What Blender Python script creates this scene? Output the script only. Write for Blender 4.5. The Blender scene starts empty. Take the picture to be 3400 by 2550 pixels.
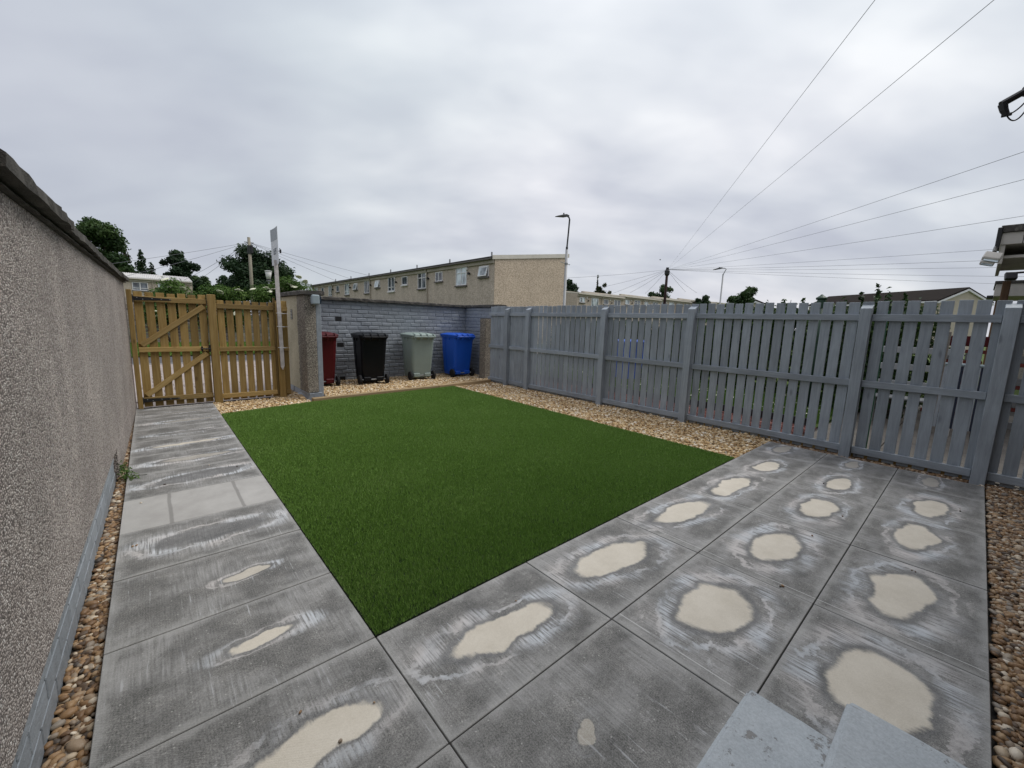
import bpy, bmesh, math, random
import numpy as np
from mathutils import Vector, Matrix, Euler

random.seed(7)
rng = np.random.default_rng(7)
SC = bpy.context.scene
COL = SC.collection
R = math.radians

# ------------------------------------------------------------------ camera
CAM = Vector((-0.643, -1.586, 1.391))
YAW, PITCH, ROLL, LENS = R(41.476), R(8.6105), R(1.7426), 14.343
_F = Vector((math.sin(YAW), math.cos(YAW), 0)); _R = Vector((math.cos(YAW), -math.sin(YAW), 0)); _U = Vector((0, 0, 1))
_F2 = _F * math.cos(PITCH) - _U * math.sin(PITCH)
_U2 = _U * math.cos(PITCH) + _F * math.sin(PITCH)
_Rc = _R * math.cos(ROLL) + _U2 * math.sin(ROLL)
_Uc = _U2 * math.cos(ROLL) - _R * math.sin(ROLL)
cd = bpy.data.cameras.new('camera'); cd.lens = LENS; cd.sensor_width = 36; cd.sensor_fit = 'HORIZONTAL'
cd.clip_start = 0.05; cd.clip_end = 2000
cam = bpy.data.objects.new('camera', cd); COL.objects.link(cam)
M = Matrix((_Rc, _Uc, -_F2)).transposed().to_4x4(); M.translation = CAM
cam.matrix_world = M
SC.camera = cam

# ------------------------------------------------------------------ world, sun, exposure
SC.view_settings.view_transform = 'Standard'; SC.view_settings.look = 'None'
SC.view_settings.exposure = 0.42; SC.view_settings.gamma = 1.0
SC.view_settings.use_curve_mapping = False
SUN_AZ, SUN_EL = 118.0, 56.0


class NT:
    """small node-tree helper"""
    def __init__(s, tree): s.t = tree; s.t.nodes.clear()
    def n(s, typ, ins=None, **props):
        nd = s.t.nodes.new(typ)
        for k, v in props.items(): setattr(nd, k, v)
        for k, v in (ins or {}).items():
            sock = nd.inputs[k]
            if isinstance(v, bpy.types.NodeSocket): s.t.links.new(v, sock)
            else: sock.default_value = v
        return nd
    def math(s, op, a, b=0.0, c=0.0, clamp=False):
        return s.n('ShaderNodeMath', {0: a, 1: b, 2: c}, operation=op, use_clamp=clamp).outputs[0]
    def noise(s, vec, scale, detail=3.0, rough=0.5, dist=0.0):
        return s.n('ShaderNodeTexNoise', {'Vector': vec, 'Scale': scale, 'Detail': detail, 'Roughness': rough, 'Distortion': dist})
    def ramp(s, fac, stops, interp='LINEAR'):
        nd = s.n('ShaderNodeValToRGB', {'Fac': fac}); cr = nd.color_ramp; cr.interpolation = interp
        while len(cr.elements) < len(stops): cr.elements.new(0.5)
        for e, (p, c) in zip(cr.elements, stops):
            e.position = p
            e.color = (c, c, c, 1) if isinstance(c, (int, float)) else (*c, 1)
        return nd.outputs[0]
    def mix(s, f, a, b, mode='MIX'):
        nd = s.n('ShaderNodeMix', data_type='RGBA', blend_type=mode)
        for i, v in ((0, f), (6, a), (7, b)):
            if isinstance(v, bpy.types.NodeSocket): s.t.links.new(v, nd.inputs[i])
            elif i == 0: nd.inputs[0].default_value = v
            elif isinstance(v, (int, float)): nd.inputs[i].default_value = (v, v, v, 1)
            else: nd.inputs[i].default_value = (*v, 1)
        return nd.outputs[2]
    def vmul(s, v, m):
        return s.n('ShaderNodeVectorMath', {0: v, 1: m}, operation='MULTIPLY').outputs[0]
    def vadd(s, v, m):
        return s.n('ShaderNodeVectorMath', {0: v, 1: m}, operation='ADD').outputs[0]
    def xyz(s, v): return s.n('ShaderNodeSeparateXYZ', {0: v}).outputs
    def comb(s, x=0.0, y=0.0, z=0.0): return s.n('ShaderNodeCombineXYZ', {0: x, 1: y, 2: z}).outputs[0]
    def step(s, v, lo, hi, a=0.0, b=1.0):
        return s.n('ShaderNodeMapRange', {0: v, 1: lo, 2: hi, 3: a, 4: b}, interpolation_type='SMOOTHSTEP').outputs[0]
    def attr(s, name, typ='GEOMETRY'):
        return s.n('ShaderNodeAttribute', attribute_name=name, attribute_type=typ).outputs


w = bpy.data.worlds.new('World'); SC.world = w; w.use_nodes = True
t = NT(w.node_tree)
sky = t.n('ShaderNodeTexSky', sky_type='NISHITA', sun_disc=False, sun_elevation=R(SUN_EL), sun_rotation=R(SUN_AZ),
          air_density=1.0, dust_density=2.0, ozone_density=1.0)
d = t.n('ShaderNodeTexCoord').outputs['Generated']
dx, dy, dz = t.xyz(d)
den = t.math('ADD', t.math('MAXIMUM', dz, 0.0), 0.34)
px, py = t.math('DIVIDE', dx, den), t.math('DIVIDE', dy, den)
# streaks of cloud: long soft banks with smaller ragged tears
rot = t.n('ShaderNodeVectorRotate', {'Vector': t.comb(px, py, 0.0), 'Angle': R(38)}, rotation_type='Z_AXIS').outputs[0]
n1 = t.noise(t.vmul(rot, (0.55, 1.15, 1.0)), 1.0, 3.5, 0.45, 0.2).outputs[0]
n2 = t.noise(t.vmul(t.vadd(rot, (3.1, 8.2, 0.0)), (1.3, 2.1, 1.0)), 1.7, 3.6, 0.47, 0.12).outputs[0]
n3 = t.noise(t.vmul(rot, (0.7, 1.0, 1.0)), 0.5, 2.0).outputs
br = Vector((math.sin(R(68)) * math.cos(R(36)), math.cos(R(68)) * math.cos(R(36)), math.sin(R(36))))
glow = t.n('ShaderNodeVectorMath', {0: d, 1: tuple(br)}, operation='DOT_PRODUCT').outputs['Value']
glow = t.step(glow, 0.35, 1.0)
v = t.math('ADD', t.math('MULTIPLY', n1, 0.55), t.math('MULTIPLY', n2, 0.45))
v = t.math('ADD', t.math('MULTIPLY', t.math('SUBTRACT', v, 0.5), t.math('ADD', 1.3, t.math('MULTIPLY', glow, 1.5))), t.math('ADD', 0.38, t.math('MULTIPLY', glow, 0.32)))
cl = t.ramp(v, [(0.0, (0.44, 0.46, 0.53)), (0.3, (0.51, 0.528, 0.595)), (0.55, (0.62, 0.64, 0.69)), (0.8, (0.76, 0.77, 0.80)), (1.0, (0.89, 0.89, 0.90))])
tint = t.ramp(n3[0], [(0.35, (0.97, 1.02, 1.01)), (0.65, (1.02, 0.99, 1.03))])
cl = t.mix(1.0, cl, tint, 'MULTIPLY')
el = t.math('POWER', t.math('MAXIMUM', dz, 0.0), 3.0)                    # an overcast sky is brighter overhead than at the horizon
cl = t.mix(1.0, cl, t.math('ADD', 7.7, t.math('MULTIPLY', el, 7.5)), 'MULTIPLY')
mixd = t.mix(0.93, sky.outputs[0], cl)
bg = t.n('ShaderNodeBackground', {'Color': mixd, 'Strength': 0.1})
t.n('ShaderNodeOutputWorld', {'Surface': bg.outputs[0]})

sd = bpy.data.lights.new('sun', 'SUN'); sd.energy = 1.5; sd.angle = R(35); sd.color = (1.0, 0.96, 0.9)
so = bpy.data.objects.new('sun', sd); COL.objects.link(so)
sdir = Vector((math.sin(R(SUN_AZ)) * math.cos(R(SUN_EL)), math.cos(R(SUN_AZ)) * math.cos(R(SUN_EL)), math.sin(R(SUN_EL))))
so.rotation_euler = sdir.to_track_quat('Z', 'Y').to_euler()

# ------------------------------------------------------------------ mesh helpers
class MB:
    """collects shapes, builds ONE mesh"""
    def __init__(s): s.v = []; s.f = []
    def add(s, verts, faces):
        o = len(s.v); s.v += [tuple(p) for p in verts]; s.f += [tuple(i + o for i in fc) for fc in faces]; return s
    def box(s, c, size, bev=0.0, rot=None):
        hx, hy, hz = (x / 2 for x in size); c = Vector(c)
        b = min(bev, hx * .45, hy * .45, hz * .45)
        vs, fs = [], []
        if b <= 0:
            idx = {}
            for sx in (-1, 1):
                for sy in (-1, 1):
                    for sz in (-1, 1): idx[(sx, sy, sz)] = len(vs); vs.append(Vector((sx*hx, sy*hy, sz*hz)))
            for a in range(3):
                for sg in (-1, 1):
                    q = []
                    for p, r_ in ((-1, -1), (1, -1), (1, 1), (-1, 1)):
                        k = [0, 0, 0]; k[a] = sg; k[(a+1) % 3] = p; k[(a+2) % 3] = r_
                        q.append(idx[tuple(k)])
                    fs.append(q if sg > 0 else q[::-1])
        else:
            idx = {}
            for sx in (-1, 1):
                for sy in (-1, 1):
                    for sz in (-1, 1):
                        for a in range(3):
                            h = [hx - b, hy - b, hz - b]; h[a] += b
                            idx[(sx, sy, sz, a)] = len(vs); vs.append(Vector((sx*h[0], sy*h[1], sz*h[2])))
            for a in range(3):
                for sg in (-1, 1):
                    q = []
                    for p, r_ in ((-1, -1), (1, -1), (1, 1), (-1, 1)):
                        k = [0, 0, 0]; k[a] = sg; k[(a+1) % 3] = p; k[(a+2) % 3] = r_
                        q.append(idx[(*k, a)])
                    fs.append(q)
            for a in range(3):
                b1, b2 = (a+1) % 3, (a+2) % 3
                for s1 in (-1, 1):
                    for s2 in (-1, 1):
                        k0 = [0, 0, 0]; k0[a] = -1; k0[b1] = s1; k0[b2] = s2
                        k1 = list(k0); k1[a] = 1
                        fs.append([idx[(*k0, b1)], idx[(*k1, b1)], idx[(*k1, b2)], idx[(*k0, b2)]])
            for sx in (-1, 1):
                for sy in (-1, 1):
                    for sz in (-1, 1): fs.append([idx[(sx, sy, sz, 0)], idx[(sx, sy, sz, 1)], idx[(sx, sy, sz, 2)]])
            for i, fc in enumerate(fs):
                p = [vs[j] for j in fc]; nrm = (p[1]-p[0]).cross(p[2]-p[0]); cen = sum(p, Vector())/len(p)
                if nrm.dot(cen) < 0: fs[i] = fc[::-1]
        if rot is not None:
            m = rot if isinstance(rot, Matrix) else Euler(rot).to_matrix()
            vs = [m @ p for p in vs]
        return s.add([p + c for p in vs], fs)
    def bar(s, p0, p1, wd, dp, bev=0.0, up=(0, 0, 1)):
        """box from p0 to p1, wd across, dp along 'up'"""
        p0, p1 = Vector(p0), Vector(p1); x = (p1 - p0); L = x.length; x = x / L
        u = Vector(up); y = u.cross(x).normalized(); z = x.cross(y)
        return s.box((p0 + p1) / 2, (L, wd, dp), bev, Matrix((x, y, z)).transposed())
    def tube(s, pts, rad, n=8, caps=True):
        pts = [Vector(p) for p in pts]
        if isinstance(rad, (int, float)): rad = [rad] * len(pts)
        prev = None; vs = []; fs = []
        for i, p in enumerate(pts):
            tg = (pts[min(i+1, len(pts)-1)] - pts[max(i-1, 0)]).normalized()
            a = prev if prev is not None else (Vector((0, 0, 1)) if abs(tg.z) < .9 else Vector((1, 0, 0)))
            x = (a - tg * a.dot(tg)).normalized(); y = tg.cross(x); prev = x
            for k in range(n):
                an = 2*math.pi*k/n; vs.append(p + (x*math.cos(an) + y*math.sin(an)) * rad[i])
        for i in range(len(pts)-1):
            for k in range(n):
                k2 = (k+1) % n; fs.append((i*n+k, i*n+k2, (i+1)*n+k2, (i+1)*n+k))
        if caps:
            fs.append(tuple(range(n))[::-1]); fs.append(tuple((len(pts)-1)*n + k for k in range(n)))
        return s.add(vs, fs)
    def lathe(s, prof, c=(0, 0, 0), n=16, axis='Z'):
        c = Vector(c); vs = []; fs = []
        for r_, h in prof:
            for k in range(n):
                a = 2*math.pi*k/n; p = Vector((r_*math.cos(a), r_*math.sin(a), h))
                if axis == 'X': p = Vector((p.z, p.x, p.y))
                elif axis == 'Y': p = Vector((p.y, p.z, p.x))
                vs.append(c + p)
        for i in range(len(prof)-1):
            for k in range(n):
                k2 = (k+1) % n; fs.append((i*n+k, i*n+k2, (i+1)*n+k2, (i+1)*n+k))
        fs.append(tuple(range(n))[::-1]); fs.append(tuple((len(prof)-1)*n+k for k in range(n)))
        return s.add(vs, fs)
    def prism(s, poly, axis, a0, a1):
        """extrude a 2D outline along an axis; poly gives the other two coordinates in x,y,z order"""
        def pt(p, a):
            if axis == 'X': return (a, p[0], p[1])
            if axis == 'Y': return (p[0], a, p[1])
            return (p[0], p[1], a)
        n = len(poly); vs = [pt(p, a0) for p in poly] + [pt(p, a1) for p in poly]
        fs = [tuple(range(n)), tuple(range(n, 2*n))[::-1]] + [(i, i+n, (i+1) % n + n, (i+1) % n) for i in range(n)]
        # make normals point outwards
        area = sum(poly[i][0]*poly[(i+1) % n][1]-poly[(i+1) % n][0]*poly[i][1] for i in range(n))
        flip = (area > 0) == (a1 > a0)
        if axis == 'Y': flip = not flip
        if flip: fs = [f[::-1] for f in fs]
        return s.add(vs, fs)
    def mesh(s, name, mat, smooth=False):
        me = bpy.data.meshes.new(name); me.from_pydata(s.v, [], s.f)
        if mat is not None: me.materials.append(mat)
        if smooth:
            for p in me.polygons: p.use_smooth = True
        me.update(); return me


def np_mesh(name, verts, faces, mat, rnd=None, smooth=False):
    """fast mesh from numpy arrays, all faces with the same number of corners; rnd = per-vertex float"""
    me = bpy.data.meshes.new(name); nv, (nf, k) = len(verts), faces.shape
    me.vertices.add(nv); me.vertices.foreach_set('co', np.ascontiguousarray(verts, dtype=np.float32).ravel())
    me.loops.add(nf*k); me.loops.foreach_set('vertex_index', np.ascontiguousarray(faces, dtype=np.int32).ravel())
    me.polygons.add(nf); me.polygons.foreach_set('loop_start', np.arange(0, nf*k, k, dtype=np.int32))
    if smooth: me.polygons.foreach_set('use_smooth', np.ones(nf, dtype=bool))
    if rnd is not None:
        at = me.attributes.new('rnd', 'FLOAT', 'POINT'); at.data.foreach_set('value', np.ascontiguousarray(rnd, dtype=np.float32))
    me.materials.append(mat); me.update(calc_edges=True); me.validate(); return me


WL = {}
def thing(name, label, cat, loc=(0, 0, 0), group=None, rz=0.0):
    o = bpy.data.objects.new(name, None); COL.objects.link(o); o.empty_display_size = .1
    o.location = loc; o.rotation_euler = (0, 0, rz); WL[o] = Vector(loc)
    tag(o, label, cat, group); return o
def tag(o, label=None, cat=None, group=None, kind=None):
    if label: o['label'] = label
    if cat: o['category'] = cat
    if group: o['group'] = group
    if kind: o['kind'] = kind
    return o
def obj(name, me, parent=None, loc=(0, 0, 0), rot=(0, 0, 0), local=False):
    """loc is in world axes unless local; a parent's own place is subtracted (parents stand unrotated)"""
    o = bpy.data.objects.new(name, me); COL.objects.link(o); WL[o] = Vector(loc)
    if parent is not None:
        o.parent = parent
        if not local: loc = Vector(loc) - WL[parent]
    o.location = loc; o.rotation_euler = rot
    return o
def polar(az, dist, tan=None, z=None):
    a = R(az); p = Vector((CAM.x + dist*math.sin(a), CAM.y + dist*math.cos(a), 0))
    p.z = z if z is not None else CAM.z + dist*tan
    return p
CACHE = {}
def cbox(size, bev, mat, name='box'):
    key = (tuple(round(x, 4) for x in size), bev, mat.name)
    if key not in CACHE: CACHE[key] = MB().box((0, 0, 0), size, bev).mesh(name, mat)
    return CACHE[key]
def pbox(name, parent, lo, hi, mat, bev=0.004, rot=(0, 0, 0)):
    """axis-aligned box part between two world corners (local when its parent turns: WL handles the offset)"""
    lo, hi = Vector(lo), Vector(hi)
    return obj(name, cbox(tuple(hi - lo), bev, mat, name), parent, (lo + hi)/2, rot)

# ------------------------------------------------------------------ materials
def newmat(name):
    m = bpy.data.materials.new(name); m.use_nodes = True; return m, NT(m.node_tree)
def finish(t, color, rough=0.8, bump=None, strength=0.3, dist=0.01, spec=0.3, metal=0.0, **kw):
    p = t.n('ShaderNodeBsdfPrincipled', {'Base Color': color if isinstance(color, bpy.types.NodeSocket) else (*color, 1),
            'Roughness': rough, 'Metallic': metal, 'Specular IOR Level': spec})
    if bump is not None:
        b = t.n('ShaderNodeBump', {'Height': bump, 'Strength': strength, 'Distance': dist})
        t.t.links.new(b.outputs[0], p.inputs['Normal'])
    t.n('ShaderNodeOutputMaterial', {'Surface': p.outputs[0]}); return p
def objco(t, scaled_random=True):
    o = t.n('ShaderNodeTexCoord').outputs['Object']
    if scaled_random:
        r_ = t.n('ShaderNodeObjectInfo').outputs['Random']
        o = t.vadd(o, t.comb(t.math('MULTIPLY', r_, 37.0), t.math('MULTIPLY', r_, 91.0), t.math('MULTIPLY', r_, 53.0)))
    return o
def world_co(t): return t.n('ShaderNodeNewGeometry').outputs['Position']

def mat_plain(name, col, rough=0.6, var=0.12, scale=4.0, bump=0.05, bscale=60.0, spec=0.3, metal=0.0):
    m, t = newmat(name); c = objco(t)
    n = t.noise(c, scale, 5.0, 0.6).outputs[0]
    k = t.ramp(n, [(0.25, 1.0 - var), (0.75, 1.0 + var)])
    colr = t.mix(1.0, col, k, 'MULTIPLY')
    finish(t, colr, rough, t.noise(c, bscale, 3.0).outputs[0], bump, 0.01, spec, metal); return m

def mat_wood(name, stops, axis='Z', rough=0.7, dark=0.35, knots=True):
    m, t = newmat(name); c = objco(t); rnd = t.n('ShaderNodeObjectInfo').outputs['Random']
    sc = {'Z': (14.0, 14.0, 0.9), 'X': (0.9, 14.0, 14.0), 'Y': (14.0, 0.9, 14.0)}[axis]
    s = t.vmul(c, sc)
    n = t.noise(s, 1.6, 6.0, 0.6, 1.2).outputs[0]
    g = t.noise(t.vmul(c, tuple(x*6 for x in sc)), 1.0, 3.0, 0.6).outputs[0]
    col = t.ramp(t.math('ADD', t.math('MULTIPLY', n, 0.75), t.math('MULTIPLY', g, 0.25)), stops)
    tone = t.ramp(rnd, [(0.0, 0.55), (0.25, 0.85), (0.6, 1.05), (1.0, 1.28)])
    col = t.mix(1.0, col, tone, 'MULTIPLY')
    if knots:
        vk = t.n('ShaderNodeTexVoronoi', {'Vector': t.vmul(c, {'Z': (7, 7, 3.2), 'X': (3.2, 7, 7), 'Y': (7, 3.2, 7)}[axis]), 'Scale': 1.0}, feature='F1')
        kd = t.math('ADD', vk.outputs['Distance'], t.math('MULTIPLY', g, 0.07))
        pick = t.math('GREATER_THAN', t.xyz(vk.outputs['Color'])[0], 0.45)
        kk = t.math('MULTIPLY', t.step(kd, 0.19, 0.10), pick)
        col = t.mix(t.math('MULTIPLY', kk, 0.75), col, (0.09, 0.05, 0.022))
    finish(t, col, rough, g, 0.25, 0.004, 0.25); return m

def mat_painted_wood(name, col, axis):
    m, t = newmat(name); c = objco(t); rnd = t.n('ShaderNodeObjectInfo').outputs['Random']
    sc = {'Z': (16.0, 16.0, 1.2), 'Y': (16.0, 1.2, 16.0), 'X': (1.2, 16.0, 16.0)}[axis]
    g = t.noise(t.vmul(c, sc), 2.5, 6.0, 0.65, 0.8).outputs[0]
    big = t.noise(c, 3.0, 4.0).outputs[0]
    k = t.math('MULTIPLY', t.ramp(g, [(0.25, 0.74), (0.7, 1.10)]), t.ramp(big, [(0.3, 0.86), (0.7, 1.08)]))
    k = t.math('MULTIPLY', k, t.ramp(rnd, [(0.0, 0.84), (1.0, 1.12)]))
    colr = t.mix(1.0, col, k, 'MULTIPLY')
    vk = t.n('ShaderNodeTexVoronoi', {'Vector': t.vmul(c, {'Z': (9, 9, 3), 'Y': (9, 3, 9), 'X': (3, 9, 9)}[axis]), 'Scale': 1.0}, feature='F1')
    pick = t.math('GREATER_THAN', t.xyz(vk.outputs['Color'])[1], 0.62)
    kk = t.math('MULTIPLY', t.step(t.math('ADD', vk.outputs['Distance'], t.math('MULTIPLY', g, 0.15)), 0.26, 0.12), pick)
    colr = t.mix(t.math('MULTIPLY', kk, 0.45), colr, (0.07, 0.078, 0.09))
    finish(t, colr, 0.55, g, 0.35, 0.004, 0.35); return m

def mat_roughcast(name, stones, mortar, scale=95.0, bump=1.0, dist=0.012, stain=0.25, patch=None):
    m, t = newmat(name); c = t.n('ShaderNodeTexCoord').outputs['Object']
    dn = t.n('ShaderNodeVectorMath', {0: t.noise(c, scale*.7, 2.0).outputs[1], 1: (0.35/scale,)*3}, operation='MULTIPLY').outputs[0]
    cw = t.vadd(c, dn)
    vo = t.n('ShaderNodeTexVoronoi', {'Vector': cw, 'Scale': scale}, feature='F1')
    cid = t.xyz(vo.outputs['Color'])
    col = t.ramp(cid[0], stones)
    h = t.step(vo.outputs['Distance'], 0.62, 0.1)
    col = t.mix(t.step(vo.outputs['Distance'], 0.50, 0.74), col, mortar)
    big = t.noise(c, 1.6, 6.0, 0.62).outputs[0]
    streak = t.noise(t.vmul(c, (3.2, 3.2, 0.5)), 1.5, 4.0).outputs[0]
    k = t.math('MULTIPLY', t.ramp(big, [(0.3, 1 - stain), (0.7, 1 + stain*.55)]), t.ramp(streak, [(0.35, 1 - stain*.35), (0.62, 1.02)]))
    if patch is not None: col = patch(t, c, col)
    col = t.mix(1.0, col, k, 'MULTIPLY')
    hh = t.math('ADD', t.math('MULTIPLY', h, t.math('ADD', 0.45, t.math('MULTIPLY', cid[1], 0.55))), t.math('MULTIPLY', t.noise(c, scale*2.5, 2.0).outputs[0], 0.2))
    finish(t, col, 0.9, hh, bump, dist, 0.2); return m

def mat_concrete(name, a, b, lichen=None, scale=6.0, bump=0.6):
    m, t = newmat(name); c = objco(t)
    n = t.noise(c, scale, 8.0, 0.68).outputs[0]; f = t.noise(c, scale*22, 3.0).outputs[0]
    col = t.ramp(t.math('ADD', t.math('MULTIPLY', n, .8), t.math('MULTIPLY', f, .2)), [(0.3, a), (0.68, b)])
    if lichen:
        l = t.step(t.noise(c, scale*1.7, 6.0, 0.7).outputs[0], 0.56, 0.66)
        col = t.mix(t.math('MULTIPLY', l, 0.8), col, lichen)
    finish(t, col, 0.92, t.math('ADD', n, t.math('MULTIPLY', f, .4)), bump, 0.012, 0.2); return m

def mat_paint_brick(name, col):
    m, t = newmat(name); c = objco(t); rnd = t.n('ShaderNodeObjectInfo').outputs['Random']
    n = t.noise(c, 14.0, 6.0, 0.6).outputs[0]
    k = t.math('MULTIPLY', t.ramp(n, [(0.25, 0.8), (0.7, 1.08)]), t.ramp(rnd, [(0, 0.88), (1, 1.1)]))
    chip = t.step(t.noise(c, 30.0, 4.0, 0.7).outputs[0], 0.70, 0.74)
    colr = t.mix(1.0, col, k, 'MULTIPLY')
    colr = t.mix(t.math('MULTIPLY', chip, 0.6), colr, (0.45, 0.45, 0.45))
    finish(t, colr, 0.5, t.math('ADD', n, t.math('MULTIPLY', t.noise(c, 90.0, 2.0).outputs[0], .3)), 0.7, 0.012, 0.4); return m

def mat_rnd(name, stops, rough=0.7, spec=0.25, trans=False, extra=None, bump=None):
    """colour picked by the per-piece 'rnd' attribute"""
    m, t = newmat(name); r_ = t.attr('rnd')['Fac'] if False else t.n('ShaderNodeAttribute', attribute_name='rnd').outputs['Fac']
    col = t.ramp(r_, stops)
    if extra: col = extra(t, col)
    p = finish(t, col, rough, None if bump is None else t.noise(world_co(t), bump, 3.0).outputs[0], 0.3, 0.004, spec)
    if trans:
        tr = t.n('ShaderNodeBsdfTranslucent', {'Color': col})
        mx = t.n('ShaderNodeMixShader', {0: 0.25, 1: p.outputs[0], 2: tr.outputs[0]})
        out = [n for n in t.t.nodes if n.type == 'OUTPUT_MATERIAL'][0]
        t.t.links.new(mx.outputs[0], out.inputs[0])
    return m

def mat_slab():
    m, t = newmat('weathered_slab'); c = t.n('ShaderNodeTexCoord').outputs['Object']
    bl = t.xyz(t.attr('blob', 'OBJECT')['Vector']); rd = t.xyz(t.attr('rad', 'OBJECT')['Vector']); ms = t.xyz(t.attr('misc', 'OBJECT')['Vector'])
    seed = t.math('MULTIPLY', ms[0], 17.3)
    cs = t.vadd(c, t.comb(seed, t.math('MULTIPLY', ms[0], 5.1), 0.0))
    X, Y, Z = t.xyz(c)
    wob = t.xyz(t.noise(cs, 5.5, 3.0, 0.5).outputs[1])
    x = t.math('ADD', t.math('SUBTRACT', X, bl[0]), t.math('MULTIPLY', t.math('SUBTRACT', wob[0], .5), 0.17))
    y = t.math('ADD', t.math('SUBTRACT', Y, bl[1]), t.math('MULTIPLY', t.math('SUBTRACT', wob[1], .5), 0.13))
    ca, sa = t.math('COSINE', bl[2]), t.math('SINE', bl[2])
    u = t.math('DIVIDE', t.math('ADD', t.math('MULTIPLY', x, ca), t.math('MULTIPLY', y, sa)), rd[0])
    vv = t.math('DIVIDE', t.math('SUBTRACT', t.math('MULTIPLY', y, ca), t.math('MULTIPLY', x, sa)), rd[1])
    dd = t.math('SQRT', t.math('ADD', t.math('MULTIPLY', u, u), t.math('MULTIPLY', vv, vv)))
    fine = t.noise(cs, 38.0, 3.0, 0.6).outputs[0]
    dd = t.math('ADD', dd, t.math('MULTIPLY', t.math('SUBTRACT', fine, .5), 0.10))
    mid = t.noise(cs, 6.0, 9.0, 0.74).outputs[0]
    streak = t.noise(t.vmul(cs, (95.0, 5.0, 1.0)), 1.0, 4.0, 0.62).outputs[0]
    grain = t.noise(cs, 240.0, 2.0, 0.7).outputs[0]
    # damp body of the slab
    base = t.ramp(mid, [(0.28, (0.090, 0.089, 0.084)), (0.5, (0.155, 0.152, 0.143)), (0.72, (0.250, 0.243, 0.228))])
    base = t.mix(0.85, base, t.mix(1.0, base, t.ramp(grain, [(0.3, 0.32), (0.7, 1.7)]), 'MULTIPLY'))
    ribs = t.math('ADD', 1.0, t.math('MULTIPLY', t.math('SINE', t.math('MULTIPLY', X, 640.0)), 0.07))
    base = t.mix(1.0, base, ribs, 'MULTIPLY')
    # pale haze drying unevenly, brushed along the ribs
    hz = t.math('MULTIPLY', t.step(t.noise(t.vmul(cs, (1.0, 1.7, 1.0)), 3.0, 5.0, 0.6).outputs[0], 0.40, 0.66), t.ramp(streak, [(0.32, 0.15), (0.62, 1.0)]))
    base = t.mix(t.math('MULTIPLY', hz, 0.62), base, (0.40, 0.395, 0.385))
    # bloom round the drying centre: broken streaks and one or two tide lines
    wave = t.math('SINE', t.math('ADD', t.math('MULTIPLY', dd, 8.5), t.math('MULTIPLY', mid, 13.0)))
    lines = t.math('MULTIPLY', t.step(wave, 0.35, 0.95), t.step(t.noise(cs, 6.0, 2.0).outputs[0], 0.36, 0.5))
    lines = t.math('MULTIPLY', lines, t.math('MULTIPLY', t.step(dd, 1.25, 1.4), t.step(dd, 2.35, 1.9)))
    band = t.math('MULTIPLY', t.step(dd, 1.10, 1.38), t.step(dd, 2.25, 1.5))
    patchy = t.step(t.noise(cs, 3.6, 4.0, .6).outputs[0], 0.40, 0.60, 0.03, 1.0)
    ring = t.math('MULTIPLY', t.math('MULTIPLY', band, patchy), t.ramp(streak, [(0.40, 0.10), (0.56, 1.25)]))
    ring = t.math('MULTIPLY', t.math('MAXIMUM', ring, t.math('MULTIPLY', t.math('MULTIPLY', lines, 1.0), t.ramp(fine, [(0.3, 0.5), (0.6, 1.0)]))), ms[1], clamp=True)
    bloom = t.mix(t.step(t.noise(cs, 3.0, 2.0).outputs[0], .4, .6), (0.58, 0.61, 0.64), (0.57, 0.54, 0.52))
    # a darker damp halo hugs the dry patch
    base = t.mix(t.math('MULTIPLY', t.math('MULTIPLY', t.step(dd, 1.30, 1.12), ms[1]), 0.35), base, (0.125, 0.13, 0.14))
    col = t.mix(t.math('MULTIPLY', ring, 0.85), base, bloom)
    # thin scratches and pale streaks anywhere on the slab
    st = t.math('MULTIPLY', t.step(streak, 0.60, 0.68), t.step(t.noise(cs, 4.0, 3.0).outputs[0], 0.50, 0.64))
    col = t.mix(t.math('MULTIPLY', st, 0.6), col, (0.50, 0.51, 0.52))
    # worn pale edges
    ex = t.math('SUBTRACT', rd[2], t.math('ABSOLUTE', X)); ey = t.math('SUBTRACT', 0.2975, t.math('ABSOLUTE', Y))
    em = t.math('MINIMUM', ex, ey)
    edge = t.math('MULTIPLY', t.step(t.math('SUBTRACT', em, t.math('MULTIPLY', t.math('SUBTRACT', t.noise(cs, 11.0, 5.0, .65).outputs[0], .35), 0.11)), 0.03, -0.02), 0.55)
    col = t.mix(edge, col, (0.37, 0.365, 0.35))
    # specks of lime
    vo = t.n('ShaderNodeTexVoronoi', {'Vector': cs, 'Scale': 52.0}, feature='F1')
    sp = t.math('MULTIPLY', t.step(vo.outputs['Distance'], 0.20, 0.1), t.math('GREATER_THAN', t.xyz(vo.outputs['Color'])[0], 0.80))
    col = t.mix(t.math('MULTIPLY', sp, 0.6), col, (0.5, 0.49, 0.46))
    # straight lime line along one side, on some slabs
    ln = t.math('MULTIPLY', t.step(t.math('ABSOLUTE', t.math('SUBTRACT', X, ms[2])), 0.0035, 0.001), t.step(t.noise(cs, 9.0, 3.0).outputs[0], 0.36, 0.5))
    col = t.mix(t.math('MULTIPLY', ln, 0.7), col, (0.62, 0.62, 0.6))
    # the dry, sand-coloured centre
    dry = t.step(t.math('ADD', dd, t.math('MULTIPLY', t.math('SUBTRACT', streak, .5), .20)), 1.09, 0.90)
    drycol = t.ramp(t.math('ADD', t.math('MULTIPLY', mid, .6), t.math('MULTIPLY', grain, .4)), [(0.3, (0.50, 0.452, 0.37)), (0.5, (0.60, 0.55, 0.462)), (0.7, (0.69, 0.64, 0.55))])
    has = t.n('ShaderNodeAttribute', attribute_name='has', attribute_type='OBJECT').outputs['Fac']
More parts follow.
